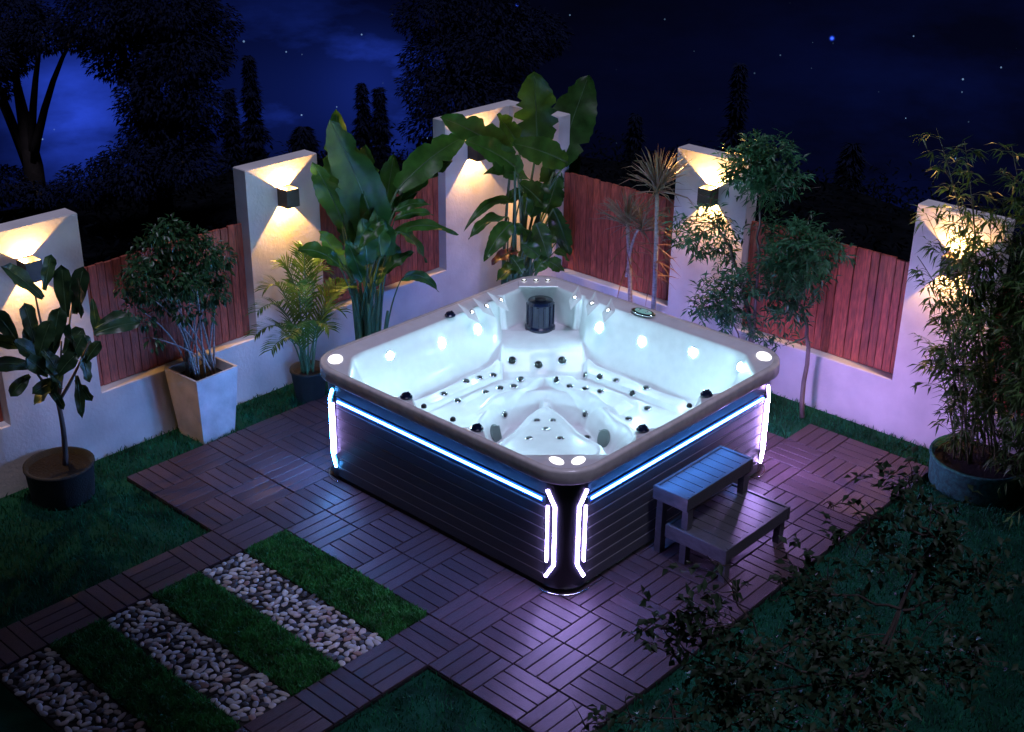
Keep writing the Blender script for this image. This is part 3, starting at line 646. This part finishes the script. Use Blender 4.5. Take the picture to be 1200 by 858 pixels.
# fiddle leaf fig
def fig():
    o = np.array([-.36, .12, -.03]); root = thing('fig_tree', 'fiddle leaf fig with broad dark leaves in a dark round pot at left', 'tree', tuple(o))
    p = pot_round(root, .185, .20, .23, 'darkpot'); MB().lathe([(.178, .2), (.001, .205)], 24).build('soil', M['soil'], p)
    A = lambda u, v, y=.12: at(u, v, 1, y)-o
    tr = MB(); fork = A(68, 472); tr.tube(bez(A(75, 535)*[1, 1, 0]+[0, 0, .19], A(77, 505), fork, 8), np.linspace(.019, .013, 8), 9); B = []
    for e in (A(45, 440, .18), A(72, 400, .05), A(96, 420, .1), A(85, 350, .15), A(40, 340, .1), A(105, 400, -.05), A(20, 400, .0)):
        tr.tube(bez(fork, (fork+e)/2+[0, 0, -.03], e, 7), np.linspace(.011, .005, 7), 7); B.append(e)
    tr.build('trunk', M['bark'], root, smooth=True)
    L_ = [((50, 350), (2, 312), .13, .05), ((52, 340), (60, 298), .1, .15), ((78, 372), (72, 310), .13, .05), ((88, 368), (98, 312), .13, -.05), ((110, 392), (165, 378), .11, .02), ((112, 385), (150, 368), .10, .1), ((60, 420), (72, 362), .14, .0), ((55, 430), (15, 400), .12, .0), ((75, 415), (98, 385), .12, -.06),
          ((40, 425), (30, 382), .11, .05), ((70, 445), (38, 462), .10, .0), ((88, 445), (108, 470), .08, .05), ((90, 440), (96, 490), .07, -.02), ((66, 450), (40, 475), .08, .08), ((40, 430), (-15, 428), .11, .0), ((30, 410), (-20, 395), .10, .1), ((95, 410), (104, 448), .09, .0), ((80, 400), (108, 402), .10, .16), ((60, 400), (45, 440), .12, -.08), ((75, 430), (60, 462), .10, -.05), ((90, 420), (80, 380), .12, -.1), ((50, 410), (70, 440), .12, -.12), ((108, 350), (115, 395), .07, .15), ((60, 455), (75, 480), .06, .05), ((35, 440), (12, 465), .10, .02), ((62, 405), (70, 360), .13, -.04), ((45, 420), (60, 375), .13, -.1), ((80, 430), (98, 392), .12, -.1), ((68, 440), (90, 415), .12, -.14), ((40, 400), (28, 355), .12, .02), ((95, 372), (92, 325), .12, -.08), ((56, 440), (30, 420), .12, -.1), ((20, 400), (-12, 360), .13, .0), ((100, 425), (118, 400), .09, -.02), ((72, 455), (52, 435), .10, -.12)]
    for b, t, w, y in L_:
        bb, tt = A(*b, y), A(*t, y-.06*rnd.random()); f = norm(norm(CAM-o)+np.array([rnd.uniform(-.7, .7), rnd.uniform(-.7, .7), rnd.uniform(-.2, .9)])); f = norm(f-norm(tt-bb)*np.dot(f, norm(tt-bb)))
        big_leaf('leaf', None, bb, tt, w*1.15, root, [M['figleaf'], M['stem']], sag=.10, face=f, shape='fiddle', stalk=False, wave=.012, fold=.2, nl=9, pr=.006)
        e = min(B, key=lambda q: np.linalg.norm(q-bb)); 
fig()

# bushy multi-stem plant in the tall square planter
def planter():
    o = np.array([.735, .185, -.03]); pr = thing('square_planter', 'tall pale tapered square planter with its bush, lit blue on one side', 'planter', tuple(o), .05)
    h, a, b = .48, .128, .168; mb = MB()
    def sq(s, z): return [[-s, -s, z], [s, -s, z], [s, s, z], [-s, s, z]]
    mb.add(sq(a, 0)+sq(b, h)+sq(b-.016, h)+sq(b-.03, h-.06), [(3, 2, 1, 0)]+[(j, (j+1) % 4, 4+(j+1) % 4, 4+j) for j in range(4)]+[(4+j, 4+(j+1) % 4, 8+(j+1) % 4, 8+j) for j in range(4)]+[(8+j, 8+(j+1) % 4, 12+(j+1) % 4, 12+j) for j in range(4)])
    mb.build('pot', M['pot'], pr); MB().box((0, 0, h-.062), (2*b-.05, 2*b-.05, .004)).build('soil', M['soil'], pr)
    o2 = o+[0, 0, h-.06]; root = thing('bushy_plant', 'bushy small leaved plant with many thin stems in the tall planter', 'plant', tuple(o2))
    bl = [px_blob(u, v, 1, y, r) for u, v, y, r in ((205, 285, .15, .13), (175, 300, .2, .12), (235, 300, .1, .13), (170, 335, .1, .11), (250, 320, .2, .10), (205, 325, .1, .13), (245, 345, .15, .08), (160, 318, .05, .08), (190, 350, .2, .09), (225, 335, .0, .1), (185, 272, .1, .07), (180, 400, .05, .05), (148, 335, .08, .06), (262, 300, .15, .07), (258, 345, .1, .06), (155, 362, .1, .06), (215, 365, .05, .07), (240, 368, .1, .06), (200, 262, .15, .05), (232, 280, .2, .06), (172, 375, .1, .05))]
    st = MB()
    for i in range(17):
        e = np.array(bl[i % len(bl)][:3])-o2+rng.normal(0, .03, 3); s = np.array([rnd.uniform(-.09, .09), rnd.uniform(-.08, .08), 0]); st.tube(bez(s, s*.6+[0, 0, e[2]*.55]+np.array([e[0], e[1], 0])*.25, e, 8), np.linspace(.008, .003, 8), 6)
    st.build('stems', M['palebark'], root, smooth=True)
    P, D = cloud(bl, 3600); D = D+np.array([0, 0, -.7])+rng.normal(0, .45, P.shape)
    link('foliage', leaf_mesh('foliage', P-o2, D, rng.uniform(.035, .06, len(P)), rng.uniform(.016, .025, len(P)), M['bushleaf']), root)
planter()

# areca palm
def frond(root, o, base, tip, ctrl, n=22, ll=.17, wd=.014):
    P = bez(base, ctrl, tip, 14); mb = MB(); mb.tube(P, np.linspace(.006, .002, 14), 6, 1)
    t = np.linspace(.28, .99, n); Q = bez(base, ctrl, tip, 100); idx = (t*99).astype(int); Tn = norm(np.gradient(Q, axis=0))[idx]; S = norm(np.cross(Tn, [0, 0, 1.])); V = []
    Up = norm(np.cross(S, Tn))
    for sg in (-1, 1):
        for i in range(n):
            l = ll*(.45+.75*math.sin(math.pi*(.15+.8*t[i]))*.8)*rnd.uniform(.9, 1.1); d = norm(S[i]*sg*.8+Tn[i]*(.75+.3*t[i])+Up[i]*.28+rng.normal(0, .05, 3)); b = Q[idx[i]]; w = norm(np.cross(d, Up[i]))*wd/2
            k = b+d*l*.55; e = b+d*l-np.array([0, 0, .18*l]); mb.add([b-w*.5, b+w*.5, k+w, k-w, e], [(0, 1, 2, 3), (3, 2, 4)], 0)
    mb.build('frond', [M['palm'], M['stem']], root)
def areca():
    o = np.array([1.53, .08, -.03]); root = thing('areca_palm', 'small feathery palm in a dark pot beside the left corner of the tub', 'palm', tuple(o))
    p = pot_round(root, .10, .125, .24, 'darkpot'); MB().lathe([(.105, .21), (.001, .215)], 20).build('soil', M['soil'], p)
    for i, (u, v, y) in enumerate([(300, 392, .0), (302, 365, -.05), (312, 338, .1), (330, 312, .2), (358, 296, .12), (380, 318, .0), (412, 338, .05), (400, 365, -.15), (345, 340, -.2), (318, 410, -.1), (405, 330, .2), (372, 300, .25), (385, 385, -.2), (340, 395, -.25)]):
        tip = at(u, v, 1, y)-o; b = np.array([rnd.uniform(-.04, .04), rnd.uniform(-.04, .04), .2]); c = np.array([tip[0]*.35, tip[1]*.35, max(tip[2], .5)*.98+.12]); frond(root, o, b, tip, c)
areca()

# broad leaved plants (bird of paradise)
def bird(o, plane, leaves, label, root_spread):
    o = np.array(o, float); root = thing('broad_leaf_plant', label, 'plant', tuple(o))
    for (b, t, w, dy, sag, kind) in leaves:
        bb = at(*b, 1, plane+dy)-o; tt = at(*t, 1, plane+dy+rnd.uniform(-.06, .06))-o
        rt = np.array([rnd.uniform(-1, 1)*root_spread, rnd.uniform(-1, 1)*root_spread*.8, 0]); dr = norm(tt-bb)
        f = norm(norm(CAM-(o+bb))+np.array([rnd.uniform(-.5, .5), rnd.uniform(-.5, .5), rnd.uniform(0, .7)])*(.15 if kind == 'f' else 1)); f = norm(f-dr*np.dot(f, dr))
        big_leaf('leaf', rt, bb, tt, w*(1.22 if o[0] > 3 else 1.12), root, [M['redleaf'] if kind == 'r' else M['banana'], M['stem']], sag=sag, face=f, shape='banana' if kind != 's' else 'lance', bow=np.array([rt[0]*.7+bb[0]*.3, rt[1]*.7+bb[1]*.3, bb[2]*.72]), fold=.22 if kind != 'f' else .06, wave=.014, pr=.012 if w > .12 else .007)
    mb = MB()
    for i in range(9):
        s = np.array([rnd.uniform(-1, 1)*root_spread, rnd.uniform(-1, 1)*root_spread*.7, 0]); mb.tube(bez(s, s*1.1+[0, 0, .3], s*1.5+[0, 0, rnd.uniform(.5, .8)], 7), np.linspace(.022, .009, 7), 7)
    mb.build('stalks', M['stem'], root, smooth=True)
bird((2.06, .05, -.03), .05, [
    ((398, 250), (394, 128), .20, .15, .02, 'b'), ((452, 300), (386, 140), .30, -.12, .10, 'b'), ((404, 265), (366, 190), .17, .05, .10, 'b'), ((424, 295), (406, 178), .17, -.05, .04, 'b'), ((466, 222), (545, 160), .22, .0, .10, 'b'),
    ((440, 270), (428, 170), .26, .1, .03, 'b'), ((462, 248), (505, 240), .075, -.1, .2, 's'), ((462, 258), (508, 252), .08, -.05, .2, 's'), ((458, 275), (536, 276), .09, -.1, .22, 's'), ((466, 272), (500, 308), .12, -.15, .25, 's'), ((470, 328), (514, 342), .09, -.1, .35, 's'),
    ((402, 312), (374, 272), .13, .0, .12, 'b'), ((398, 312), (348, 294), .12, -.05, .22, 'b'), ((450, 262), (420, 292), .10, -.2, .1, 's'), ((455, 285), (470, 310), .10, -.05, .1, 's'), ((435, 300), (448, 230), .15, .0, .02, 'b'), ((455, 250), (490, 225), .10, .1, .1, 's'), ((410, 290), (395, 225), .12, .15, .05, 'b'),
    ((418, 280), (412, 160), .20, .18, .03, 'b'), ((448, 270), (462, 180), .18, .16, .05, 'b'), ((425, 330), (405, 280), .12, -.08, .1, 's'), ((440, 335), (462, 290), .12, -.12, .12, 's'), ((430, 310), (425, 255), .16, -.15, .03, 'b'), ((470, 230), (530, 188), .16, .1, .12, 'b'), ((452, 320), (485, 296), .09, -.1, .2, 's'), ((412, 320), (388, 300), .09, .05, .2, 's'), ((446, 300), (440, 240), .15, -.18, .02, 'b')],
    'broad leaved banana like plant with dark blue green leaves in front of the left fence', .10)
bird((3.42, -.12, -.03), -.12, [
    ((630, 172), (626, 84), .30, .0, .0, 'f'), ((653, 192), (690, 88), .32, .0, .02, 'f'), ((664, 190), (600, 168), .19, -.25, .05, 'f'), ((600, 185), (516, 138), .20, -.1, .08, 'b'), ((603, 195), (545, 165), .16, -.2, .08, 'b'), ((607, 205), (572, 172), .18, -.15, .05, 'b'), ((608, 170), (582, 134), .14, .05, .05, 'b'),
    ((622, 212), (566, 205), .11, -.1, .2, 's'), ((640, 265), (678, 182), .18, .1, .05, 'b'), ((602, 238), (543, 272), .075, -.1, .35, 's'), ((596, 256), (549, 281), .11, -.15, .25, 's'), ((600, 262), (567, 307), .14, -.2, .2, 's'), ((660, 275), (718, 286), .08, -.05, .35, 's'), ((636, 215), (622, 255), .18, -.1, .1, 'b'), ((648, 245), (668, 300), .15, -.15, .15, 'b'), ((628, 262), (642, 302), .14, -.2, .1, 'b'),
    ((606, 294), (576, 310), .09, -.1, .15, 'r'), ((608, 312), (582, 330), .13, -.15, .15, 's'), ((650, 295), (676, 312), .10, -.1, .15, 's'), ((650, 225), (640, 190), .17, .05, .03, 'b'), ((640, 250), (655, 205), .17, .0, .03, 'b'), ((655, 240), (690, 235), .11, .1, .2, 's'), ((612, 225), (590, 240), .10, -.05, .15, 's'), ((632, 300), (610, 285), .12, -.25, .1, 's'), ((640, 305), (660, 318), .11, -.25, .1, 's'),
    ((636, 240), (608, 215), .14, -.15, .1, 'b'), ((645, 262), (690, 262), .10, .0, .25, 's'), ((625, 285), (605, 262), .12, -.1, .12, 's'), ((642, 285), (660, 262), .13, -.05, .1, 's'), ((615, 250), (625, 215), .14, .1, .05, 'b'), ((628, 318), (642, 298), .12, -.22, .1, 's'), ((650, 210), (668, 165), .16, .12, .05, 'b'), ((612, 320), (598, 300), .11, -.22, .1, 's')],
    'tallest broad leaved plant with two upright green leaves in the back corner', .09)

# dracaenas
def dracaena(base, top, label, n=70, ln=.34, extra=0, second=None):
    o = np.array([base[0], base[1], -.03]); root = thing('dracaena', label, 'plant', tuple(o)); t = np.array(top)-o
    mb = MB(); mb.tube(bez([0, 0, 0], t*[.5, .5, .5]+[.02, -.02, 0], t, 10), np.linspace(.020, .014, 10), 9)
    heads = [(t, n, ln)]
    if second is not None: s2 = np.array(second)-o; mb.tube(bez(t*[.8, .8, .62], (t*.6+s2*.4), s2, 6), np.linspace(.011, .008, 6), 7); heads.append((s2, n//2, ln*.8))
    mb.build('trunk', M['palebark'], root, smooth=True)
    for h, k, l in heads:
        d = norm(rng.normal(size=(k, 3))*[.8, .8, .8]+[0, 0, 1.0]); d = d[d[:, 2] > -.2]; k = len(d); P = np.repeat(h[None], k, 0)+rng.uniform(-.03, .03, (k, 1))*[0, 0, 1]
        link('leaf_rosette', sword_mesh(P, d, l*rng.uniform(.75, 1.1, k), M['sword']), root)
    if extra:
        P = np.stack([np.full(extra, t[0]), np.full(extra, t[1]), t[2]*rng.uniform(.55, .9, extra)], 1); d = norm(np.stack([rng.normal(0, .5, extra), rng.normal(-.5, .5, extra), rng.uniform(-.9, .6, extra)], 1)); link('dry_leaves', sword_mesh(P, d, rng.uniform(.14, .3, extra), M['dry']), root)
def sword_mesh(P, d, l, m, w=.0085):
    k = len(P); l = np.broadcast_to(l, k)[:, None]; S = norm(np.cross(d, rng.normal(size=(k, 3)))); g = np.array([0, 0, 1.])
    a = P+d*l*.35; b = P+d*l*.72-g*l*.05; c = P+d*l-g*l*rng.uniform(.05, .3, (k, 1))
    V = np.stack([P-S*w*.4, P+S*w*.4, a-S*w*.5, a+S*w*.5, b-S*w*.42, b+S*w*.42, c-S*.0008, c+S*.0008], 1); return quads_mesh('leaf_rosette', V, 8, m, [(0, 1, 3, 2), (2, 3, 5, 4), (4, 5, 7, 6)])
dracaena(at(764, 372, 0, 3.5), at(770, 222, 0, 3.5), 'taller spiky dracaena with a pale trunk in front of the red fence', 150, .33, 34)
dracaena(at(741, 352, 0, 3.6), at(735, 262, 0, 3.6), 'shorter spiky dracaena with a forked trunk left of the taller one', 110, .30, 18, at(752, 268, 0, 3.55))

# nandina like shrubs by the lamp pillar
def nandina(base, ends, blobs, n, label, leafs=(.045, .08), wd=.016, m='nandina', bark='bark', r0=.016, name='leafy_shrub'):
    o = np.array([base[0], base[1], -.03]); root = thing(name, label, 'shrub', tuple(o)); mb = MB()
    for pl, r in ends:
        P = np.array(pl)-o; k = len(P); t = np.linspace(0, k-1, 14); Q = np.stack([np.interp(t, np.arange(k), P[:, j]) for j in range(3)], 1)+rng.normal(0, .006, (14, 3)); mb.tube(Q, np.linspace(r, r*.35, 14), 8)
    B = np.array(blobs)
    tips = []
    for p, r in ends:
        p = np.array(p); t = np.linspace(max(1, len(p)-3) if len(p) > 2 else 0, len(p)-1, 14); tips += list(np.stack([np.interp(t, np.arange(len(p)), p[:, j]) for j in range(3)], 1))
    for b in B:                                   # twigs into every clump
        near = sorted(tips, key=lambda q: np.linalg.norm(q-b[:3]))[:4]; s0 = near[0]; mid = b[:3]+rng.normal(0, .3, 3)*b[3:6]
        mb.tube(bez(s0-o, (s0+mid)/2-o+rng.normal(0, .15, 3)*b[3:6], mid-o, 7), np.linspace(.005, .002, 7), 5)
        for _ in range(5): f0 = rnd.uniform(.3, 1); q0 = s0*(1-f0)+mid*f0; e = b[:3]+rng.normal(0, 1, 3)*b[3:6]*.7; mb.tube(bez(q0-o, (q0+e)/2-o+rng.normal(0, .25, 3)*b[3:6], e-o, 6), np.linspace(.003, .001, 6), 4)
    mb.build('trunk', M[bark], root, smooth=True)
    # leaves sit in sprays along short twigs
    ns = n//9; P, D = cloud(B, ns); D = norm(D*[1, 1, .5]*.6+rng.normal(0, .8, D.shape)+[0, 0, -.05]); PP = []; DD = []
    for j in range(9):
        side = norm(np.cross(D, [0, 0, 1.]))*(1 if j % 2 else -1); PP.append(P+D*(j*.014)+rng.normal(0, .006, P.shape)); DD.append(norm(D*.7+side*.8+rng.normal(0, .45, D.shape)+[0, 0, -.2]))
    P = np.concatenate(PP)-o; D = np.concatenate(DD); link('foliage', leaf_mesh('foliage', P, D, rng.uniform(*leafs, len(P)), wd*rng.uniform(.8, 1.2, len(P)), M[m]), root)
X = 3.52
b0 = at(880, 400, 0, X)*[1, 1, 0]
nandina(b0, [([b0, at(882, 385, 0, X), at(872, 345, 0, X), at(856, 292, 0, X-.03), at(838, 262, 0, X-.05)], .02), ([b0, at(884, 380, 0, X), at(888, 300, 0, X), at(890, 230, 0, X)], .016), ([b0, at(866, 395, 0, X-.1), at(850, 350, 0, X-.1)], .008)],
    [px_blob(*q) for q in ((880, 195, 0, X, .15), (905, 190, 0, X, .14), (900, 215, 0, X+.05, .11), (925, 205, 0, X, .08), (835, 262, 0, X-.05, .10), (815, 285, 0, X-.05, .10), (850, 290, 0, X, .09), (805, 262, 0, X-.05, .07), (848, 345, 0, X-.1, .12), (838, 365, 0, X-.1, .11), (868, 330, 0, X-.1, .09), (865, 370, 0, X-.12, .08), (890, 395, 0, X-.1, .07))], 4200, 'leafy shrub with fine foliage over the lamp pillar beside the tub')
b1 = at(948, 410, 0, X+.12)*[1, 1, 0]
nandina(b1, [([b1, at(948, 400, 0, X+.1), at(940, 360, 0, X+.1), at(930, 320, 0, X+.1)], .018)],
    [px_blob(*q) for q in ((925, 300, 0, X+.1, .15), (950, 285, 0, X+.05, .13), (968, 295, 0, X, .09), (920, 335, 0, X+.1, .12), (945, 320, 0, X+.05, .12), (925, 360, 0, X, .09), (905, 345, 0, X, .09), (910, 270, 0, X+.1, .09), (922, 400, 0, X-.05, .06))], 3500, 'teal leafy shrub in front of the bright red fence')

# bamboo in the round pot, a darker one at the right edge
def bamboo(o, tops, label, nl, pot=True, spread=.17, group=None, lo=.2):
    o = np.array(o, float); root = thing('bamboo', label, 'plant', tuple(o)); z0 = 0
    if pot:
        p = pot_round(root, .29, .30, .20, 'greenpot'); MB().lathe([(.275, .17), (.001, .175)], 28).build('soil', M['soil'], p); z0 = .17
    mb = MB(); P = []; D = []
    for t in tops:
        t = np.array(t)-o; a = rnd.uniform(0, 6.28); rr = spread*math.sqrt(rnd.random()); s = np.array([rr*math.cos(a), rr*math.sin(a), z0]); c = np.array([s[0]*.6+t[0]*.4, s[1]*.6+t[1]*.4, z0+(t[2]-z0)*.62]); Q = bez(s, c, t, 26); mb.tube(Q, np.linspace(.0075, .002, 26)*np.where(np.arange(26) % 3 == 0, 1.15, 1), 6)
        for k in range(nl):
            f = lo+(1-lo)*rnd.random()**.75; q = Q[int(f*25)]; d = norm(np.array([rnd.gauss(0, 1), rnd.gauss(0, 1), rnd.uniform(-.2, .7)])); e = q+d*rnd.uniform(.05, .20)*(1.15-.5*f); mb.tube([q, (q+e)/2+[0, 0, .012], e], [.0016, .0013, .0008], 4, cap=False)
            for j in range(6): P.append(q+(e-q)*rnd.uniform(.4, 1)); D.append(d*.7+np.array([rnd.gauss(0, .6), rnd.gauss(0, .6), rnd.uniform(-.8, .2)]))
    mb.build('canes', M['cane'], root, smooth=True)
    P, D = np.array(P), np.array(D); link('foliage', leaf_mesh('foliage', P, D, rng.uniform(.06, .115, len(P)), rng.uniform(.011, .017, len(P)), M['bamboo'], droop=.3), root)
xb = 3.55
bamboo((3.66, -3.86, -.03), [at(u, v, 0, xb+dx) for u, v, dx in ((1097, 150, 0), (1110, 200, .1), (1130, 165, .0), (1085, 250, -.1), (1140, 230, .1), (1100, 285, .0), (1075, 300, -.05), (1125, 280, -.1), (1150, 300, .05), (1095, 340, -.15), (1135, 330, -.1), (1160, 250, .1), (1110, 370, -.1), (1150, 370, -.15), (1088, 400, -.05), (1125, 410, -.2))], 'tall bamboo in a round green pot against the right lamp pillar', 36, lo=.06)
bamboo((3.75, -4.25, -.03), [at(u, v, 0, 3.6+dx) for u, v, dx in ((1185, 170, 0), (1200, 210, .1), (1175, 235, .0), (1195, 270, -.1), (1190, 320, -.1), (1170, 330, .0), (1210, 250, .1), (1180, 380, -.2), (1205, 400, -.1), (1230, 230, 0), (1215, 330, -.2), (1165, 290, .1), (1190, 440, -.3))], 'dark dense bamboo at the right edge of the garden', 75, lo=.03, pot=False, spread=.25)

# small tree in front at lower right
def fg_tree():
    dp = 4.3; pts = [atd(985, 858, dp), atd(1018, 790, dp+.02), atd(1055, 715, dp+.04), atd(1095, 632, dp+.06), atd(1108, 600, dp+.06)]
    d0 = pts[0]-pts[1]; base = pts[0]+d0*3.0; base = np.array([base[0], base[1], -.03]); 
    root_o = base
    br = [([base, (base+pts[0])/2+[0, 0, .25]]+pts, .012)]
    def B(a, *uv): return ([a]+[atd(u, v, dp+dd) for u, v, dd in uv], .005)
    br += [B(pts[1], (950, 790, -.05), (900, 770, -.1), (860, 690, -.15), (838, 655, -.2)), B(pts[1], (900, 810, .0), (820, 770, .0), (775, 735, .0)), B(pts[2], (1000, 700, .1), (940, 690, .1), (900, 700, .1)), B(pts[3], (1040, 610, .1), (1000, 595, .1), (970, 590, .1)), B(pts[2], (1110, 700, .1), (1150, 690, .1)), B(pts[3], (1060, 590, .0), (1050, 560, .0)), B(pts[0], (900, 850, .0), (800, 840, .0), (690, 848, .0)), B(pts[1], (1080, 790, .1), (1150, 780, .1))]
    bl = []
    for u, v, dd, r in ((838, 662, -.2, .05), (850, 690, -.15, .05), (780, 735, 0, .07), (815, 730, 0, .09), (850, 735, -.1, .09), (880, 760, -.1, .10), (830, 790, 0, .09), (900, 800, 0, .11), (940, 750, 0, .10), (930, 700, .1, .09), (970, 690, .1, .09), (980, 740, .1, .1), (1000, 640, .1, .08), (1035, 610, .1, .08), (975, 592, .1, .035), (1060, 570, 0, .08), (1090, 600, .05, .09), (1110, 650, .1, .09), (1060, 670, .1, .1), (1100, 710, .1, .1), (1150, 680, .1, .09), (1010, 790, 0, .1), (1050, 770, .1, .1), (1100, 780, .1, .1), (1150, 770, .1, .09), (870, 830, 0, .1), (790, 835, 0, .08), (740, 845, 0, .06), (690, 852, 0, .045), (940, 830, 0, .1), (1020, 840, 0, .09)):
        p = atd(u, v, dp+dd); bl.append([*p, r*.9, r*.9, r*.9])
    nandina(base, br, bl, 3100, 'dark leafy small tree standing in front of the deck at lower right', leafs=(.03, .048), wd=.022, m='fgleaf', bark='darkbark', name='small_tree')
fg_tree()

# ------------------------------------------------------------------ night trees down the slope behind the walls
def ground_z(x, y):
    e = math.hypot(max(x-4.3, 0), max(y-.9, 0)); return -.03-(.17*e if e < 9 else .17*9+.55*(e-9))
def conifer(u, v, dist, width, label, n=3600):
    top = atd(u, v, dist); zb = ground_z(top[0], top[1])-.1; o = np.array([top[0], top[1], zb]); h = top[2]-zb; root = thing('conifer_tree', label, 'tree', tuple(o), 0, 'dark trees on the slope behind the walls')
    MB().tube([(0, 0, 0), (0, 0, h*.6), (0, 0, h*.98)], [.05*h/5+.03, .03*h/5+.02, .01], 7).build('trunk', M['darkbark'], root)
    tiers = int(h/.22)+6; P = []; D = []
    for k in range(n):
        f = rnd.random()**1.4; q = round(f*tiers)/tiers*.35+f*.65; a = rnd.uniform(0, 6.28); rad = width/2*(1-q)**.85*rnd.uniform(.1, 1.15)*(.65+.3*math.sin(a*3+round(f*tiers)*2.1)+.35*math.sin(round(f*tiers*.7)*4.3+h)); P.append((rad*math.cos(a), rad*math.sin(a), h*(.08+.92*q)-rad*.35)); D.append((math.cos(a), math.sin(a), rnd.uniform(-.6, .25)))
    link('crown', leaf_mesh('crown', np.array(P), np.array(D), rng.uniform(.12, .26, n)*min(1.3, width/1.6+.3), rng.uniform(.03, .06, n)*min(1.5, width/1.6+.4), M['needle'], droop=.3), root)
def broad(u, v, dist, blobs, label, n=14000, leaf=.06):
    c = atd(u, v, dist); zb = ground_z(c[0], c[1])-.1; o = np.array([c[0], c[1], zb]); root = thing('broadleaf_tree', label, 'tree', tuple(o), 0, 'dark trees on the slope behind the walls')
    bl = []; mb = MB(); mb.tube([(0, 0, 0), (.05, 0, (c[2]-zb)*.5), c-o], [.16, .12, .05], 8)
    for (bu, bv, r) in blobs:
        p = atd(bu, bv, dist+rnd.uniform(-.5, .5)); bl.append([*p, r, r, r*.6]); mb.tube(bez(np.array([0, 0, (c[2]-zb)*.45]), (p-o)*[.5, .5, .8], p-o, 6), np.linspace(.06, .015, 6), 6)
    mb.build('trunk', M['darkbark'], root, smooth=True); P, D = cloud(bl, n)
    link('crown', leaf_mesh('crown', P-o, D*[1, 1, .3]+[0, 0, -.35]+rng.normal(0, .3, P.shape), rng.uniform(leaf*.7, leaf*1.5, n), leaf*.45, M['needle']), root)
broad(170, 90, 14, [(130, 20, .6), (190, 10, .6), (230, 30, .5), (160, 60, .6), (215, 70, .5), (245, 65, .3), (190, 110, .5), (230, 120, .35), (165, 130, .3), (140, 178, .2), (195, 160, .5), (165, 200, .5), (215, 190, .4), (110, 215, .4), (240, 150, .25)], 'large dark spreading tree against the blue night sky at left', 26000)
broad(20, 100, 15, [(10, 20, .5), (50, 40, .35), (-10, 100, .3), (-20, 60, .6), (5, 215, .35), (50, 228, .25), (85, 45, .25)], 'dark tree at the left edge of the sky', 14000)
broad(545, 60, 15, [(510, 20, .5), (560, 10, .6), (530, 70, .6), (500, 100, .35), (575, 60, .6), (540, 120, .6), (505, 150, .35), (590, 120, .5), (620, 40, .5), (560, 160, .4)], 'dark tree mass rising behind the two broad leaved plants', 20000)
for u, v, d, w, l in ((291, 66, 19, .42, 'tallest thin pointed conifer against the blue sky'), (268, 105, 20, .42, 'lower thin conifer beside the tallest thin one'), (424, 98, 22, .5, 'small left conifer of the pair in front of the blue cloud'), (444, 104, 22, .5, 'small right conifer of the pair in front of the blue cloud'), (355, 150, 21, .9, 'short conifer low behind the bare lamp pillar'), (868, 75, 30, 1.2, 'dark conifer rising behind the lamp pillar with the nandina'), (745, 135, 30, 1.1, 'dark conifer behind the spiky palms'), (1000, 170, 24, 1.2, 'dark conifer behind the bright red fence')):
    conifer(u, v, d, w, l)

def undergrowth():
    n = 26000; x = rng.uniform(-14, 16, n*3); y = rng.uniform(-8, 14, n*3); e = np.hypot(np.maximum(x-4.3, 0), np.maximum(y-.9, 0)); ok = (e > .5) & (e < 12); x, y, e = x[ok][:n], y[ok][:n], e[ok][:n]
    z = -.03-np.where(e < 9, .17*e, .17*9+.55*(e-9)); lump = .25+.35*np.abs(np.sin(x*1.7+y*.6)*np.cos(y*1.3-x*.4)); P = np.stack([x, y, z+rng.uniform(0, 1, len(x))*lump*np.clip(e/4, .2, 1)], 1)
    tag(link('undergrowth', leaf_mesh('undergrowth', P, rng.normal(0, 1, P.shape)*[1, 1, .5]+[0, 0, .5], rng.uniform(.07, .15, len(x)), .04, M['under'])), 'dark undergrowth covering the slope behind the walls', None, kind='stuff')
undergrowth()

# unseen trees added beyond the frame so that their crowns shade the lawn corners
def overhang(base, blobs, label, n):
    o = np.array([base[0], base[1], -.03]); root = thing('added_shade_tree', label, 'tree', tuple(o)); mb = MB(); c = np.mean(np.array(blobs)[:, :3], 0)-o; fork = np.array([c[0]*.15, c[1]*.15, 2.6])
    mb.tube(bez([0, 0, 0], [.05, .05, 1.4], fork, 8), np.linspace(.13, .08, 8), 9)
    for b in blobs: e = np.array(b[:3])-o; mb.tube(bez(fork, (fork+e)/2+[0, 0, .25], e, 7), np.linspace(.06, .012, 7), 7)
    mb.build('trunk', M['darkbark'], root, smooth=True); P, D = cloud(blobs, n); link('crown', leaf_mesh('crown', P-o, D+rng.normal(0, .5, P.shape)+[0, 0, -.4], rng.uniform(.06, .11, n), .045, M['bushleaf']), root)
overhang((-4.2, -1.6), [(-1.9, -2.9, 5.1, .8, .8, .5), (-1.4, -2.1, 5.2, .6, .7, .45), (-2.2, -1.8, 5.2, .8, .8, .5), (-1.8, -3.8, 5.3, .7, .7, .5), (-3.0, -2.4, 5.3, .8, .8, .5), (-1.1, -3.3, 5.3, .45, .5, .35)], 'unseen leafy tree added to shade the lawn at the left edge', 13000)
overhang((4.6, -8.3), [(2.6, -6.7, 5.1, .8, .7, .5), (1.7, -7.0, 5.2, .7, .7, .5), (3.4, -6.5, 5.1, .8, .7, .5), (2.5, -7.6, 5.3, .9, .8, .5), (3.8, -7.4, 5.2, .8, .8, .5)], 'unseen leafy tree added to shade the lawn at the lower right edge', 9000)
